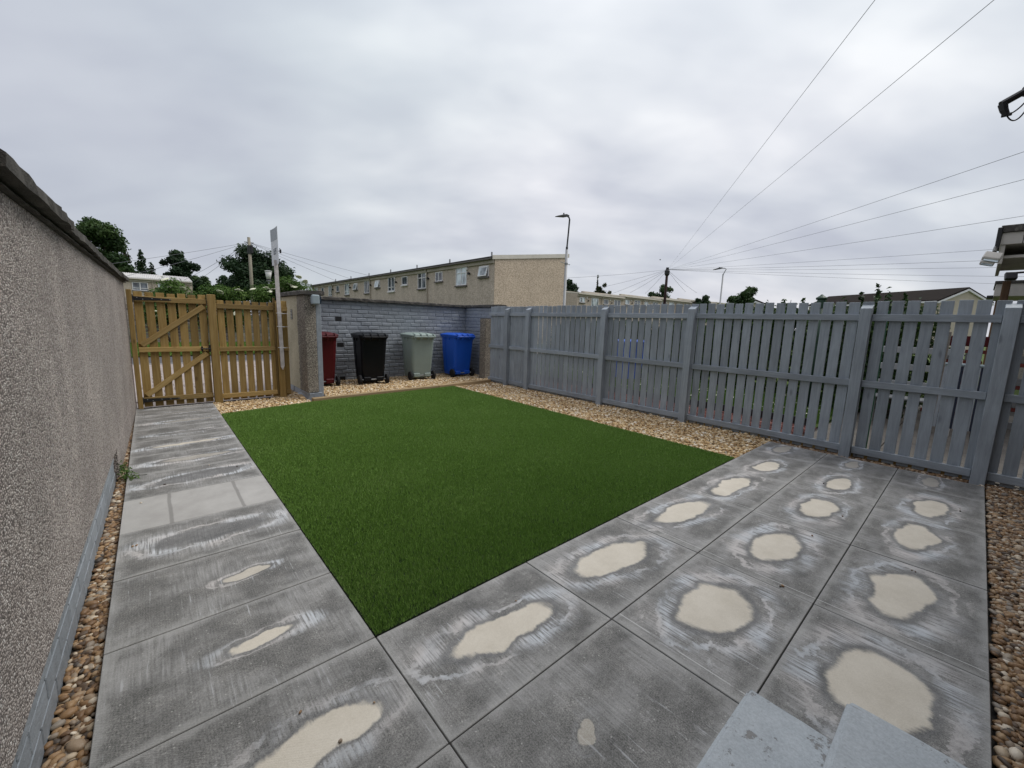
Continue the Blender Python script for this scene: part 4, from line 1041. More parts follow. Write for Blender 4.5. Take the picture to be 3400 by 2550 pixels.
def hedge(name, label, pts, rz_, n, size, mat, seed, stems=True, shoots=None, group=None):
    """pts: (x, y, half-width, top)"""
    b = thing(name, label, 'hedge', (pts[0][0], pts[0][1], 0), group)
    cl_ = []; rr = random.Random(seed)
    for (x, y, hw_, top) in pts:
        k = 0
        z = .25
        while z < top - .1:
            cl_.append(((x+rr.uniform(-.12, .12), y+rr.uniform(-.12, .12), z), (hw_*rr.uniform(.8, 1.1), hw_*rr.uniform(.8, 1.1), .30))); z += .34
        cl_.append(((x, y, top-.22), (hw_*.85, hw_*.85, .22)))
    if shoots:
        for (x, y, z0, z1) in shoots:
            for k in range(9):
                s = k/8; cl_.append(((x+.03*s, y+.02*s, z0+(z1-z0)*s), (.07*(1.1-s*.8), .07*(1.1-s*.8), .05)))
    foliage('foliage', cl_, n, size, mat, b, seed, .35)
    tr = MB()
    for (x, y, hw_, top) in pts: tr.tube([(x, y, -.05), (x+.05, y, top*.5), (x, y+.05, top*.85)], [.03, .02, .008], 6)
    for s in (shoots or []): tr.tube([(s[0], s[1], s[2]-.4), (s[0]+.03, s[1]+.02, s[3])], [.008, .003], 5)
    o = obj('stem', tr.mesh('stem', MT['bark']), b, (0, 0, 0)); o.location = -WL[b]
    for c in b.children:
        if c.name.startswith('foliage'): c.location = -WL[b]
    return b
hedge('hedge', 'dark clipped hedge behind the neighbouring lawn, under the dark utility pole', [(10.6+.12*i-.10*i, 3.2+.55*i, .5, 1.45+.1*math.sin(i*1.7)) for i in range(11)], 0, 24000, .10, MT['leafhedge'], 21)
hedge('hedge', 'tall leafy hedge with sprouting shoots behind the nearest fence panels', [(9.9+.02*i, 2.6-.48*i, .48, 1.86+.06*math.sin(i*2.1)) for i in range(8)], 0, 22000, .085, MT['leafhedge'], 22, shoots=[
    (8.7, -.35, 1.7, 2.22), (8.9, -.12, 1.65, 2.08), (8.6, -.7, 1.65, 2.05), (8.8, .1, 1.65, 1.98), (9.5, .9, 1.7, 2.02), (9.2, .5, 1.7, 2.03), (8.7, -.5, 1.7, 2.1), (9.6, 1.6, 1.6, 2.0), (9.5, 1.25, 1.6, 2.04)])
hedge('shrub', 'bushy shrub just over the grey fence, in front of the brown roofed bungalow', [(8.75, -.35, .42, 1.85), (8.6, -.02, .40, 1.88), (8.95, .35, .4, 1.85), (8.5, -.75, .35, 1.72)], 0, 9000, .065, MT['leafhedge'], 23)

def blue_bin(loc):
    t_ = thing('wheelie_bin', 'blue wheelie bin on the neighbouring lawn behind the fence slats', 'bin', loc, None, R(60))
    for nm, mb, mt in (('body', body, 'binblue'), ('rim', rim, 'binblue')): obj(nm, BIN[(nm, MT[mt].name)], t_, local=True)
    l = obj('lid', BIN[('lid', MT['binblue'].name)], t_, local=True); obj('handle', BIN[('handle', MT['binblue'].name)], l, local=True)
    for sx in (-1, 1): obj('wheel', BIN[('wheel', MT['rubber'].name)], t_, (sx*.278, -.235, .104), local=True)
blue_bin((8.8, 4.45, -.03))
vp = thing('flue_pipe', 'dark green metal flue with a conical cap above the fence top', 'flue', polar(77.79, 9.3, z=0))
obj('pipe', MB().tube([(0, 0, -.05), (0, 0, 1.96)], .055, 12).mesh('pipe', MT['greenmetal'], True), vp, local=True)
obj('cap', MB().lathe([(.075, 1.955), (.085, 1.97), (.085, 1.99), (.03, 2.03), (.012, 2.05)], n=14).mesh('cap', MT['greenmetal']), vp, local=True)
obj('louvre_band', MB().lathe([(.062, 1.80), (.066, 1.82), (.066, 1.93), (.06, 1.95)], n=14).mesh('louvre_band', MT['greenmetal']), vp, local=True)
o = obj('green_stake', MB().box((0, 0, .8), (.03, .05, 1.72), .004).mesh('green_stake', MT['greenpost']), None, (5.42, -.87, -.02)); tag(o, 'green stained stake behind the slats right of the sixth tall post', 'stake')

# garden furniture and clutter behind the last panel
wb = thing('garden_bench', 'grey slatted garden bench behind the fence slats near the house', 'bench', (7.9, -1.0, -.02))
for dy_ in (-.42, .42): obj('leg', MB().box((-.18, dy_, .33), (.05, .05, .66), .006).box((.18, dy_, .22), (.05, .05, .44), .006).mesh('leg', MT['galv']), wb, local=True)
for k in range(3): obj('seat_slat', cbox((.10, .95, .025), .005, MT['galv'], 'seat_slat'), wb, (-.12+k*.12, 0, .45), local=True)
for k in range(3): obj('back_slat', cbox((.025, .95, .09), .005, MT['galv'], 'back_slat'), wb, (-.205, 0, .68+k*.25), local=True)
for dy_ in (-.45, .45): obj('back_post', MB().box((-.225, dy_, .62), (.04, .045, 1.28), .005).mesh('back_post', MT['sillw']), wb, local=True)
bwk = thing('block_screen', 'grey pierced block screen wall with red brick top by the neighbouring house', 'wall', (9.2, -1.75, -.02))
for r_ in range(7):
    for k in range(4):
        obj('block', cbox((.10, .17, .11), .008, MT['greybrick'], 'block'), bwk, (0, -.30+k*.25 + (.12 if r_ % 2 else 0), .06 + r_*.17), local=True)
        obj('brick', cbox((.11, .215, .055), .006, MT['redbrick'], 'brick'), bwk, (.0, -.30+k*.25 + (.0 if r_ % 2 else .12), .1455 + r_*.17), local=True)
obj('top_board', MB().box((0, .06, 1.33), (.14, 1.1, .16), .01).mesh('top_board', MT['redchair']), bwk, local=True)
dk = thing('deckchair', 'folded blue and white striped deckchair leaning behind the fence', 'chair', (6.9, -1.5, -.02))
for dy_ in (-.26, .26): obj('frame_bar', MB().tube([(-.12, dy_, .0), (.10, dy_, 1.05)], .018, 8).mesh('frame_bar', MT['lampgrey']), dk, local=True)
obj('top_bar', MB().tube([(.10, -.26, 1.05), (.10, .26, 1.05)], .018, 8).mesh('top_bar', MT['lampgrey']), dk, local=True)
for k in range(10):
    obj('canvas_stripe', MB().add([(-.06, -.24+k*.048, .25), (-.06, -.24+(k+1)*.048-.002, .25), (.09, -.24+(k+1)*.048-.002, 1.03), (.09, -.24+k*.048, 1.03), (-.052, -.24+k*.048, .25), (-.052, -.24+(k+1)*.048-.002, .25), (.098, -.24+(k+1)*.048-.002, 1.03), (.098, -.24+k*.048, 1.03)],
        [(0, 1, 2, 3), (7, 6, 5, 4), (0, 4, 5, 1), (1, 5, 6, 2), (2, 6, 7, 3), (3, 7, 4, 0)]).mesh('canvas_stripe', MT['navy' if k % 2 else 'canvas']), dk, local=True)
o = obj('timber_batten', MB().box((0, 0, .72), (.05, .07, 1.46), .005).mesh('timber_batten', MT['oldboard']), None, (5.47, -1.33, -.02), (R(1), 0, 0)); tag(o, 'weathered upright batten just behind the fence slats near the last post', 'batten')

# neighbouring porch roofs at the right edge
def porch(label, x0, z0, z1, y0, y1, lip, group):
    t_ = thing('porch_roof', label, 'roof', (x0, y1, 0), group)
    pbox('roof_edge', t_, (x0-.03, y1, z1-.055*(z1-z0)/.3), (x0+1.9, y0+.02, z1), MT['coping'], .006)
    pbox('fascia', t_, (x0, y1, z0+.5*(z1-z0) if lip else z0), (x0+1.85, y0, z1-.056*(z1-z0)/.3-.001), MT['soffit'], .004)
    pbox('fascia_joint', t_, (x0-.003, y0-.20, z0+.5*(z1-z0) if lip else z0), (x0-.0005, y0-.192, z1-.06), MT['dark'], 0)
    if lip:
        pbox('end_board', t_, (x0+.02, y0-.05, z0), (x0+1.8, y0-.01, z0+.499*(z1-z0)), MT['soffit'], .004)
        pbox('soffit', t_, (x0+.12, y1, z0+.16*(z1-z0)), (x0+1.8, y0-.051, z0+.24*(z1-z0)), MT['soffit'], .004)
    return t_
pr = porch('grey boarded porch roof high at the right edge with a floodlight', 8.4, 2.41, 2.925, -1.60, -2.44, True, 'porch roofs of the neighbouring houses')
pbox('corner_pipe', pr, (8.35, -1.597, 2.60), (8.40, -1.55, 2.90), MT['dark'], .006)
pr2 = porch('lower farther porch roof at the right edge, just over the fence', 13.0, 2.25, 2.57, -1.66, -2.5, False, 'porch roofs of the neighbouring houses')
pbox('gutter', pr2, (12.98, -1.655, 2.21), (14.0, -1.56, 2.27), MT['dark'], .01)
nh = thing('neighbour_house', 'brown boarded wall of the neighbouring house under its porch roofs', 'house', (12, -2.6, 0))
pbox('wall', nh, (7.6, -2.95, -.06), (22.0, -2.52, 4.9), MT['render'], .02)
for k in range(6): pbox('cladding_board', nh, (13.4+k*.14, -2.519, 0), (13.53+k*.14, -2.48, 2.2), MT['timberpost'], .004)
for x in (9.9, 14.6): pbox('porch_post', nh, (x, -1.80, -.06), (x+.09, -1.71, 2.3), MT['timberpost'], .006)
fl = thing('floodlight', 'twin floodlight on a black arm fixed to the upper porch roof', 'lamp', (8.38, -1.57, 2.63))
a0 = Vector((8.37, -1.565, 2.64)); a1 = polar(89.82, 8.75, .1310)
m = MB().tube([a0, a0.lerp(a1, .4)+Vector((0, 0, .005)), a1], .022, 8)
o = obj('arm', m.mesh('arm', MT['dark']), fl, (0, 0, 0)); o.location = -WL[fl]
for az_, tn, sc_ in ((89.75, .1235, 1.0), (89.55, .1165, .8)):
    p = polar(az_, 8.7, tn); m = MB().box((0, 0, 0), (.09*sc_, .17*sc_, .12*sc_), .012, (R(20), R(35), R(10)))
    o = obj('lamp_head', m.mesh('lamp_head', MT['soffit']), fl, p)
    obj('lamp_glass', MB().box((0, 0, 0), (.01, .14*sc_, .09*sc_), .002, (R(20), R(35), R(10))).mesh('lamp_glass', MT['glasspale']), o, p+Vector((-.04*sc_, 0, -.028*sc_)))
ns = thing('wall_lamp', 'small black floodlight above the lower porch roof', 'lamp', polar(91.2, 12.8, z=2.62))
obj('lamp_head', MB().box((0, .03, -.04), (.09, .16, .15), .012, (0, R(25), R(12))).mesh('lamp_head', MT['dark']), ns, local=True)
obj('arm', MB().tube([(0, .02, .02), (.1, -.2, .04), (.2, -.75, 0)], .02, 8).mesh('arm', MT['dark']), ns, local=True)

# ------------------------------------------------------------------ houses
def window(parent, name, x, z, w_, h_, style, y=-.02, sill='dark'):
    """in house axes: x along the facade, front toward -y"""
    fr = .055; m = MB()
    m.box((x+w_/2, y, z+fr/2), (w_, .07, fr), .006).box((x+w_/2, y, z+h_-fr/2), (w_, .07, fr), .006)
    m.box((x+fr/2, y, z+h_/2), (fr, .068, h_-2*fr-.002), .006).box((x+w_-fr/2, y, z+h_/2), (fr, .068, h_-2*fr-.002), .006)
    if style in ('two', 'four', 'tee'): m.box((x+w_/2, y, z+h_/2), (.075, .066, h_-2*fr-.002), .006)
    if style == 'four': m.box((x+w_*.27, y, z+h_*.68), (w_*.42, .064, .05), .004).box((x+w_*.73, y, z+h_*.68), (w_*.42, .064, .05), .004)
    if style == 'tee': m.box((x+w_*.27, y, z+h_*.28), (w_*.42, .064, .05), .004).box((x+w_*.73, y, z+h_*.28), (w_*.42, .064, .05), .004)
    if style == 'three':
        for k in (.34, .67): m.box((x+w_*k, y, z+h_/2), (.06, .066, h_-2*fr-.002), .006)
    o = obj(name, m.mesh(name, MT['upvc']), parent, local=True)
    gl = MT['glasspale'] if random.random() < .45 else MT['glass']
    obj('pane', MB().box((x+w_/2, y+.012, z+h_/2), (w_-2*fr+.01, .012, h_-2*fr+.01), 0).mesh('pane', gl), o, local=True)
    if style == 'open':                             # top-hung sash standing open
        ww, hh, f_ = w_*.92, h_*.9, .06; s = MB()
        s.box((0, 0, hh/2-f_/2), (ww, .04, f_), .006).box((0, 0, -hh/2+f_/2), (ww, .04, f_), .006)
        for sg_ in (-1, 1): s.box((sg_*(ww/2-f_/2), 0, 0), (f_, .039, hh-2*f_-.002), .006)
        q = obj('sash', s.mesh('sash', MT['upvc']), o, (x+w_/2, y-.11, z+h_*.47), (R(-12), 0, 0), local=True)
        s.__init__(); s.box((x+w_/2, y-.11, z+h_*.47), (ww-2*f_+.01, .012, hh-2*f_+.01), 0, (R(-12), 0, 0)); obj('pane', s.mesh('pane', MT['glasspale']), o, local=True)
    if sill: obj('window_sill', MB().box((x+w_/2, y-.03, z-.06), (w_+.10, .18, .10), .008).mesh('window_sill', MT['sill' if sill == 'dark' else 'sillw']), parent, local=True)
    return o
def terrace_house(label, loc, rz, L, depth, eave, ridge, wins, group, wall='harl', gable=None, pipe=None, flue=None, roof='roofdark', ends=(0, 0), vent=True, name='terraced_house', verge=True):
    t_ = thing(name, label, 'house', loc, group, rz)
    m = MB(); m.prism([(0, -.06), (depth, -.06), (depth, ridge-.12), (0, eave-.12)], 'X', 0.003, L-.003)
    obj('wall', m.mesh('wall', MT[wall]), t_, local=True)
    if gable is not None:
        x0, x1 = (-.03, -.001) if gable == 'left' else (L+.001, L+.03)
        q = MB(); q.prism([(.0, -.05), (depth, -.05), (depth, ridge-.13), (0, eave-.13)], 'X', x0, x1); obj('gable_render', q.mesh('gable_render', MT['gable']), t_, local=True)
        q = MB(); xa, xb = (-.09, -.032) if gable == 'left' else (L+.032, L+.09)
        q.prism([(-.22, eave-.20), (depth+.25, ridge-.20), (depth+.25, ridge+.06), (-.22, eave+.04)], 'X', xa, xb); obj('verge_board', q.mesh('verge_board', MT['verge']), t_, local=True)
    sl_ = (ridge-eave)/depth
    q = MB(); q.prism([(-.28, eave-.10-.28*sl_), (depth+.2, ridge-.10+.2*sl_), (depth+.2, ridge+.02+.2*sl_), (-.28, eave+.02-.28*sl_)], 'X', -ends[0], L+ends[1])
    obj('roof', q.mesh('roof', MT[roof]), t_, local=True)
    obj('fascia', MB().box((L/2, -.07, eave-.27), (L-.01, .10, .26), .006).mesh('fascia', MT['fascia']), t_, local=True)
    q = MB().tube([(0.01, -.24, eave-.15), (L-.01, -.24, eave-.15)], .055, 8); obj('gutter', q.mesh('gutter', MT['pipe' if roof != 'roofdark' else 'sill']), t_, local=True)
    for wn in wins: window(t_, 'window', *wn[:5], sill=wn[5] if len(wn) > 5 else 'dark')
    if pipe is not None:
        q = MB().tube([(pipe, -.22, eave-.2), (pipe, -.10, eave-.45), (pipe, -.09, 0)], .05, 8); obj('downpipe', q.mesh('downpipe', MT['pipe']), t_, local=True)
    if flue is not None:
        q = MB().tube([(flue, depth*.35, eave), (flue, depth*.35, eave+depth*.35*sl_+.55)], .06, 8); obj('flue', q.mesh('flue', MT['galv']), t_, local=True)
    if vent:
        xw = min(wn[0] for wn in wins); obj('vent_box', MB().box((xw+1.35, -.05, eave-.52), (.16, .10, .18), .01).mesh('vent_box', MT['sillw']), t_, local=True)
        obj('vent_cowl', MB().lathe([(.08, -.16), (.09, -.08), (.05, 0)], (xw+1.62, 0, eave-.85), 10, 'Y').mesh('vent_cowl', MT['dark']), t_, local=True)
    return t_
HL = 5.35; EAVE = 5.30; RIDGE = 6.22
ordn = ['nearest end house of the tan terrace, with its broad blank gable', 'second house from the gable end of the tan terrace', 'third house from the gable end of the tan terrace', 'fourth house from the gable end of the tan terrace',
        'fifth house from the gable end of the tan terrace', 'sixth house from the gable end of the tan terrace', 'farthest visible house of the tan terrace, behind the elder']
small_styles = ['open', 'two', 'plain', 'open', 'open', 'plain', 'plain']; large_styles = ['four', 'four', 'tee', 'three', 'tee', 'tee', 'three']
for i in range(7):
    y0 = 18.41 + i*HL
    ws = [(3.84, 4.16, .96, .66, small_styles[i], 'dark' if i != 2 else 'white'), (1.20, 3.74, 1.26, 1.19, large_styles[i], 'dark' if i not in (2,) else 'white')]
    if i == 0: ws += [(1.15, 1.15, 1.3, 1.22, 'two'), (3.6, 1.2, .9, 1.16, 'plain')]
    terrace_house(ordn[i], (15.33, y0+HL, 0), R(-90), HL, 6.42, EAVE, RIDGE, ws, 'houses of the tan two storey terrace', gable='right' if i == 0 else None,
                  pipe=2.68 if i in (1, 3, 5) else None, flue=2.2, ends=(0, .03 if i == 0 else 0))
# second, farther terrace stepping up to the right
HL2 = 4.75; g2n = ['first house of the far stepped terrace, beside the street lamp', 'second house of the far stepped terrace, from the left', 'third house of the far stepped terrace, one step up', 'fourth house of the far stepped terrace, left of the dark pole',
       'fifth house of the far stepped terrace, behind the dark pole', 'sixth house of the far stepped terrace, right of the dark pole', 'seventh house of the far stepped terrace, partly hidden by greenery', 'eighth house of the far stepped terrace, behind the bushes', 'last visible house of the far stepped terrace']
for i in range(9):
    zs = (i//2)*.24; e = 5.08 + zs
    ws = [(.42, 3.98+zs, 1.0, .62, 'plain' if i % 3 else 'two', 'dark'), (2.65, 3.55+zs, 1.42, 1.10, ['two', 'tee', 'four', 'two'][i % 4], None)]
    terrace_house(g2n[i], (37.5+i*HL2, 30.4, 0), 0, HL2, 7.0, e, e+.62, ws, 'houses of the far stepped terrace', pipe=4.7 if i % 2 == 0 else None, roof='verge', ends=(.0, .0))
    tt = [o for o in bpy.data.objects if o.get('label') == g2n[i]][0]
    if i % 2 == 0: obj('ridge_fascia', MB().box((HL2, 6.9, e+.66), (2*HL2+.5, .4, .34), .01).mesh('ridge_fascia', MT['fascia']), tt, local=True)
# house with pale corrugated roof behind the gate
lhs = terrace_house('tan house with pale corrugated roof behind the timber gate', (-7.2, 60.3, 0), 0, 10.6, 5.0, 4.98, 5.72, [(5.36, 3.62, 1.30, .88, 'tee'), (7.50, 3.93, .92, .56, 'plain')], None, wall='harl', pipe=7.08, roof='corr', vent=False, name='house')
rb = MB()
for k in range(66):
    x = .1 + k*.16; rb.tube([(x, -.27, 4.98+.02-.04+.02), (x, 5.15, 5.74+.045)], .04, 5)
obj('roof_corrugation', rb.mesh('roof_corrugation', MT['corr']), lhs, local=True)['kind'] = 'stuff'
# bungalow with brown roof on the right
def gabled(label, a, b, half, eave, ridge, wall, roof, name='bungalow', trim=True):
    """ridge from a (near gable) to b (far end)"""
    a, b = Vector((a[0], a[1], 0)), Vector((b[0], b[1], 0)); L = (b-a).length; rz = math.atan2(b.y-a.y, b.x-a.x)
    t_ = thing(name, label, 'house', a, None, rz)
    obj('wall', MB().prism([(-half, -.06), (half, -.06), (half, eave), (0, ridge), (-half, eave)], 'X', 0, L).mesh('wall', MT[wall]), t_, local=True)
    s = (ridge-eave)/half
    for sg_ in (-1, 1):
        e = half + .3
        q = MB().prism([(0, ridge+.02), (sg_*e, ridge-e*s+.02), (sg_*e, ridge-e*s+.16), (0, ridge+.18)], 'X', -.12, L+.12); obj('roof', q.mesh('roof', MT[roof]), t_, local=True)
        if trim:
            q = MB().prism([(0, ridge-.16), (sg_*e, ridge-e*s-.16), (sg_*e, ridge-e*s+.018), (0, ridge+.018)], 'X', -.16, -.03); obj('bargeboard', q.mesh('bargeboard', MT['white']), t_, local=True)
            q = MB().box((L/2, sg_*(e+.04), ridge-e*s-.02), (L, .12, .16), .01); obj('gutter', q.mesh('gutter', MT['white']), t_, local=True)
    return t_
Rp, Lp = polar(88.63, 58, z=0), polar(78.48, 67.5, z=0)
gabled('cream bungalow with long brown tiled roof and white bargeboards at right', Rp, Lp, 2.75, 4.62, 5.75, 'cream', 'rooftile')
hA, hB = polar(71.44, 48, z=0), polar(69.4, 54, z=0)
gabled('small distant gabled house peeping over the fence beside the round bush', hA, hB, 1.15, 3.75, 4.2, 'cream', 'rooftile')

# ------------------------------------------------------------------ poles, lamps and wires
def pole_thing(name, label, base, h, r0, r1, mat):
    t_ = thing(name, label, 'pole', base); obj('shaft', MB().tube([(0, 0, -.1), (0, 0, h*.5), (0, 0, h)], [r0, (r0+r1)/2, r1], 12).mesh('shaft', MT[mat], True), t_, local=True); return t_
bL = polar(9.22, 46, z=0); hL_ = CAM.z + 46*.1515
pl_ = pole_thing('telegraph_pole', 'pale wooden telegraph pole behind the gate with fanned wires', bL, hL_, .16, .125, 'pole')
obj('junction_box', MB().box((.16, -.1, hL_-1.05), (.22, .22, .75), .06).mesh('junction_box', MT['dark']), pl_, local=True)
obj('collar', MB().lathe([(.15, hL_-1.5), (.17, hL_-1.48), (.165, hL_-.75), (.14, hL_-.7)], n=12).mesh('collar', MT['lampdark']), pl_, local=True)
obj('crossbar', MB().box((0, 0, hL_-.45), (.75, .07, .07), .01).mesh('crossbar', MT['galv']), pl_, local=True)
bR = polar(61.3, 48, z=0); hR_ = CAM.z + 48*.1285
pr_ = pole_thing('telegraph_pole', 'dark brown telegraph pole over the far terrace with many wires', bR, hR_, .16, .13, 'poledark')
obj('insulator_head', MB().lathe([(.16, hR_-.75), (.26, hR_-.6), (.27, hR_-.25), (.17, hR_-.1), (.14, hR_+.12)], n=10).mesh('insulator_head', MT['dark']), pr_, local=True)
WN = 0
def wire(parent, p0, p1, sag, r_):
    pts = []
    for i in range(17):
        s = i/16; p = Vector(p0).lerp(Vector(p1), s); p.z -= sag*4*s*(1-s); pts.append(p)
    o = obj('wire', MB().tube(pts, r_*.75, 5).mesh('wire', MT['wire']), parent, (0, 0, 0)); o.location = -WL[parent]
topL, topR = Vector((bL.x, bL.y, hL_-.45)), Vector((bR.x, bR.y, hR_-.1))
for az_, tn, dd_, ext in ((0.05, .0943, 44, 1.9), (3.97, .1024, 44, 2.2), (4.95, .0848, 50, 1.5), (5.19, .0768, 50, 1.5), (17.13, .1147, 46, 2.2), (17.11, .1020, 46, 2.2), (16.41, .0935, 46, 2.4), (14.6, .075, 52, 1.6)):
    q = polar(az_, dd_, tn); e = topL + (q-topL)*ext; wire(pl_, topL, e, .12, .017)
for az_, tn, dd_, ext, r_ in ((78.68, .5672, 9.0, 1.10, .0062), (86.9, .5046, 9.0, 1.10, .0062), (90.34, .2774, 15, 1.15, .0075), (90.66, .2369, 17, 1.15, .008), (91.08, .1832, 21, 1.15, .009), (90.27, .1369, 30, 1.2, .010), (90.23, .1198, 34, 1.2, .012), (90.32, .1084, 38, 1.2, .012), (90.77, .0942, 42, 1.2, .013), (90.5, .083, 46, 1.2, .013),
                              (50.61, .1113, 44, 1.25, .016), (54.5, .0935, 50, 1.2, .016), (55.6, .081, 52, 1.2, .016), (57.3, .080, 50, 1.1, .016), (59.0, .078, 52, 1.1, .016), (63.5, .082, 52, 1.1, .016), (64.7, .080, 52, 1.1, .016)):
    q = polar(az_, dd_, tn); e = topR + (q-topR)*ext; wire(pr_, topR, e, .0 if r_ < .007 else .10, r_)

def street_lamp(label, base, h, hj, r0, out, rz, dark):
    t_ = thing('street_lamp', label, 'street lamp', base, None, rz)
    obj('pole', MB().tube([(0, 0, -.1), (0, 0, 1.4), (0, 0, 1.42), (0, 0, hj)], [r0*1.35, r0*1.35, r0, r0*.9], 12).mesh('pole', MT['galv'], True), t_, local=True)
    a = MB().tube([(0, 0, hj-.25), (0, 0, hj+.15)], r0*.82, 10); x = out
    a.tube([(0, 0, hj+.1), (.08*x, 0, hj+(h-hj)*.55), (.13*x, 0, h-.14), (.06*x, 0, h-.03), (-.14*x, 0, h)], [r0*.55]*3 + [r0*.5, r0*.42], 8)
    obj('arm', a.mesh('arm', MT[dark]), t_, local=True)
    q = MB().prism([(-.10, -.03), (-.30, -.09), (-1.05, -.20), (-1.07, -.17), (-.75, -.05), (-.35, .06), (-.12, .04)], 'Y', -.16, .16)
    hd = obj('lamp_head', q.mesh('lamp_head', MT['lampdark']), t_, (0, 0, h), local=True); bv = hd.modifiers.new('bevel', 'BEVEL'); bv.width = .02; bv.segments = 2
    obj('sensor', MB().lathe([(.04, 0), (.045, .05), (.03, .09)], (-.45, 0, .03), 10).mesh('sensor', MT['lampdark']), hd, local=True)
    return t_
sl1 = street_lamp('tall grey street lamp with dark flat head beside the blank gable', polar(48.30, 25.5, z=0), CAM.z+25.5*.2455, CAM.z+25.5*.172, .085, 1.0, R(-46+180-132+2), 'lampdark')
obj('bracket', MB().tube([(-.55, 0, 5.0), (.35, 0, 4.93), (.36, 0, 4.98)], .02, 6).lathe([(.10, 4.9), (.11, 5.0)], n=12).mesh('bracket', MT['galv']), sl1, local=True)
street_lamp('farther slim street lamp with flat head over the fence', polar(67.75, 52, z=0), CAM.z+52*.1275, CAM.z+52*.112, .085, 1.9, R(-66), 'galv')
for az_, dd_, tn, lb_ in ((10.96, 42, .0895, 'white lantern street lamp right of the telegraph pole, behind the gate fence'), (6.25, 74, .050, 'small distant white lantern street lamp among the shrubs')):
    b = polar(az_, dd_, z=0); h = CAM.z + dd_*tn; t_ = thing('lantern_post', lb_, 'street lamp', b)
    obj('pole', MB().tube([(0, 0, -.1), (0, 0, h-.85)], .065, 10).lathe([(.07, h-.95), (.19, h-.9), (.2, h-.86), (.07, h-.8)], n=12).mesh('pole', MT['galv'], False), t_, local=True)
    obj('lantern', MB().lathe([(.16, h-.72), (.21, h-.4), (.25, h-.08)], n=16).mesh('lantern', MT['sillw'], True), t_, local=True)
    obj('lantern_cap', MB().lathe([(.27, h-.08), (.29, h-.05), (.29, h-.02), (.22, h)], n=16).mesh('lantern_cap', MT['white']), t_, local=True)
    obj('lantern_base', MB().lathe([(.13, h-.82), (.17, h-.8), (.17, h-.72)], n=16).mesh('lantern_base', MT['dark']), t_, local=True)

# ------------------------------------------------------------------ trees and shrubs
def tree(label, base, top, spread, n, size, mat, seed, kind='round', trunk_to=.35, name='tree', nclump=26):
    t_ = thing(name, label, 'tree', base, None); rr = random.Random(seed); cl_ = []
    h = top - base.z
    if kind == 'round':
        rz_ = h*(1-trunk_to)/2; zc = h - rz_
        for k in range(nclump):
            while True:
                q = Vector((rr.uniform(-1, 1), rr.uniform(-1, 1), rr.uniform(-1, 1)))
                if .25 < q.length < .95: break
            q.normalize(); q *= rr.uniform(.48, .92); s = rr.uniform(.20, .34)*(1.12-.35*q.length)
            if q.z < 0: q.x *= 1.12; q.y *= 1.12
            cl_.append((Vector((q.x*spread, q.y*spread, zc + q.z*rz_)), (spread*s, spread*s, min(spread, rz_*1.1)*s*.8)))
        for k in range(3): cl_.append((Vector((rr.uniform(-.25, .25)*spread, rr.uniform(-.25, .25)*spread, zc+rr.uniform(-.5, .4)*rz_)), (spread*.42, spread*.42, rz_*.38)))
    else:                                              # conifer: tiers
        k = 0; zf = trunk_to*.5
        while zf < .97:
            rad = spread*(1.02-zf)**.8
            for q in range(5):
                a = rr.uniform(0, 2*math.pi); cl_.append((Vector((rad*.5*math.cos(a), rad*.5*math.sin(a), h*zf)), (rad*.55, rad*.55, h*.06)))
            zf += .075
        cl_.append((Vector((0, 0, h*.97)), (.12, .12, h*.04)))
    foliage('crown', [(tuple(c), r_) for c, r_ in cl_], n, size, MT[mat], t_, seed, .45, base)
    tb_ = MB(); r0 = max(.08, h*.022)
    tb_.tube([(0, 0, -.1), (.02*h, 0, h*.3), (0, .01*h, h*.62), (0, 0, h*.9)], [r0, r0*.75, r0*.45, r0*.12], 8)
    for c, r_ in cl_[::2]:
        z0 = max(h*.18, min(h*.7, c.z*.6)); tb_.tube([(0, 0, z0), (c.x*.5, c.y*.5, (z0+c.z)/2+.02*h), tuple(c)], [r0*.38, r0*.2, r0*.06], 5)
    obj('trunk', tb_.mesh('trunk', MT['bark']), t_, base)
    return t_
def T(az, dist, tan, spread_deg, *a, **k):
    b = polar(az, dist, z=0); return tree(a[0], b, CAM.z+dist*tan, dist*math.tan(R(spread_deg)), *a[1:], **k)
T(-4.0, 76, .152, 3.7, 'tall broad dark tree rising behind the coping of the left wall', 20000, .42, 'leafoak', 101, nclump=34)
T(-1.4, 80, .1085, 1.75, 'olive green conifer beside the tall broad tree', 4500, .34, 'leafbrown', 102, kind='cone')
T(-0.25, 82, .107, 1.5, 'narrow dark pointed conifer behind the corrugated roof', 4500, .34, 'leafdark', 103, kind='cone')
T(0.5, 84, .088, 1.2, 'small dark conifer right of the pointed one', 2600, .34, 'leafdark', 104, kind='cone')
T(2.55, 84, .114, 1.9, 'dark rounded tree left of the telegraph pole, over the corrugated roof', 9500, .42, 'leafdark', 105, nclump=24)
T(4.4, 90, .075, 1.7, 'low mid green tree behind the elder shrubs', 5000, .42, 'leafoak', 106, nclump=16)
T(9.9, 66, .131, 4.05, 'largest dark round tree behind the pale telegraph pole and letting board', 21000, .38, 'leafdark', 107, nclump=44, trunk_to=.22)
T(13.0, 64, .083, 1.9, 'lower dark tree at the right flank of the largest round tree', 5500, .38, 'leafdark', 108, nclump=16, trunk_to=.2)
T(7.2, 72, .078, 2.2, 'dark tree low at the left flank of the largest round tree', 6000, .4, 'leafdark', 109, nclump=18, trunk_to=.2)
T(49.2, 92, .110, 1.6, 'dark tree half hidden by the grey street lamp', 5000, .45, 'leafdark', 110, nclump=16)
T(52.6, 95, .117, .35, 'thin pointed sapling above the far terrace', 1100, .40, 'leafbrown', 111, kind='cone')
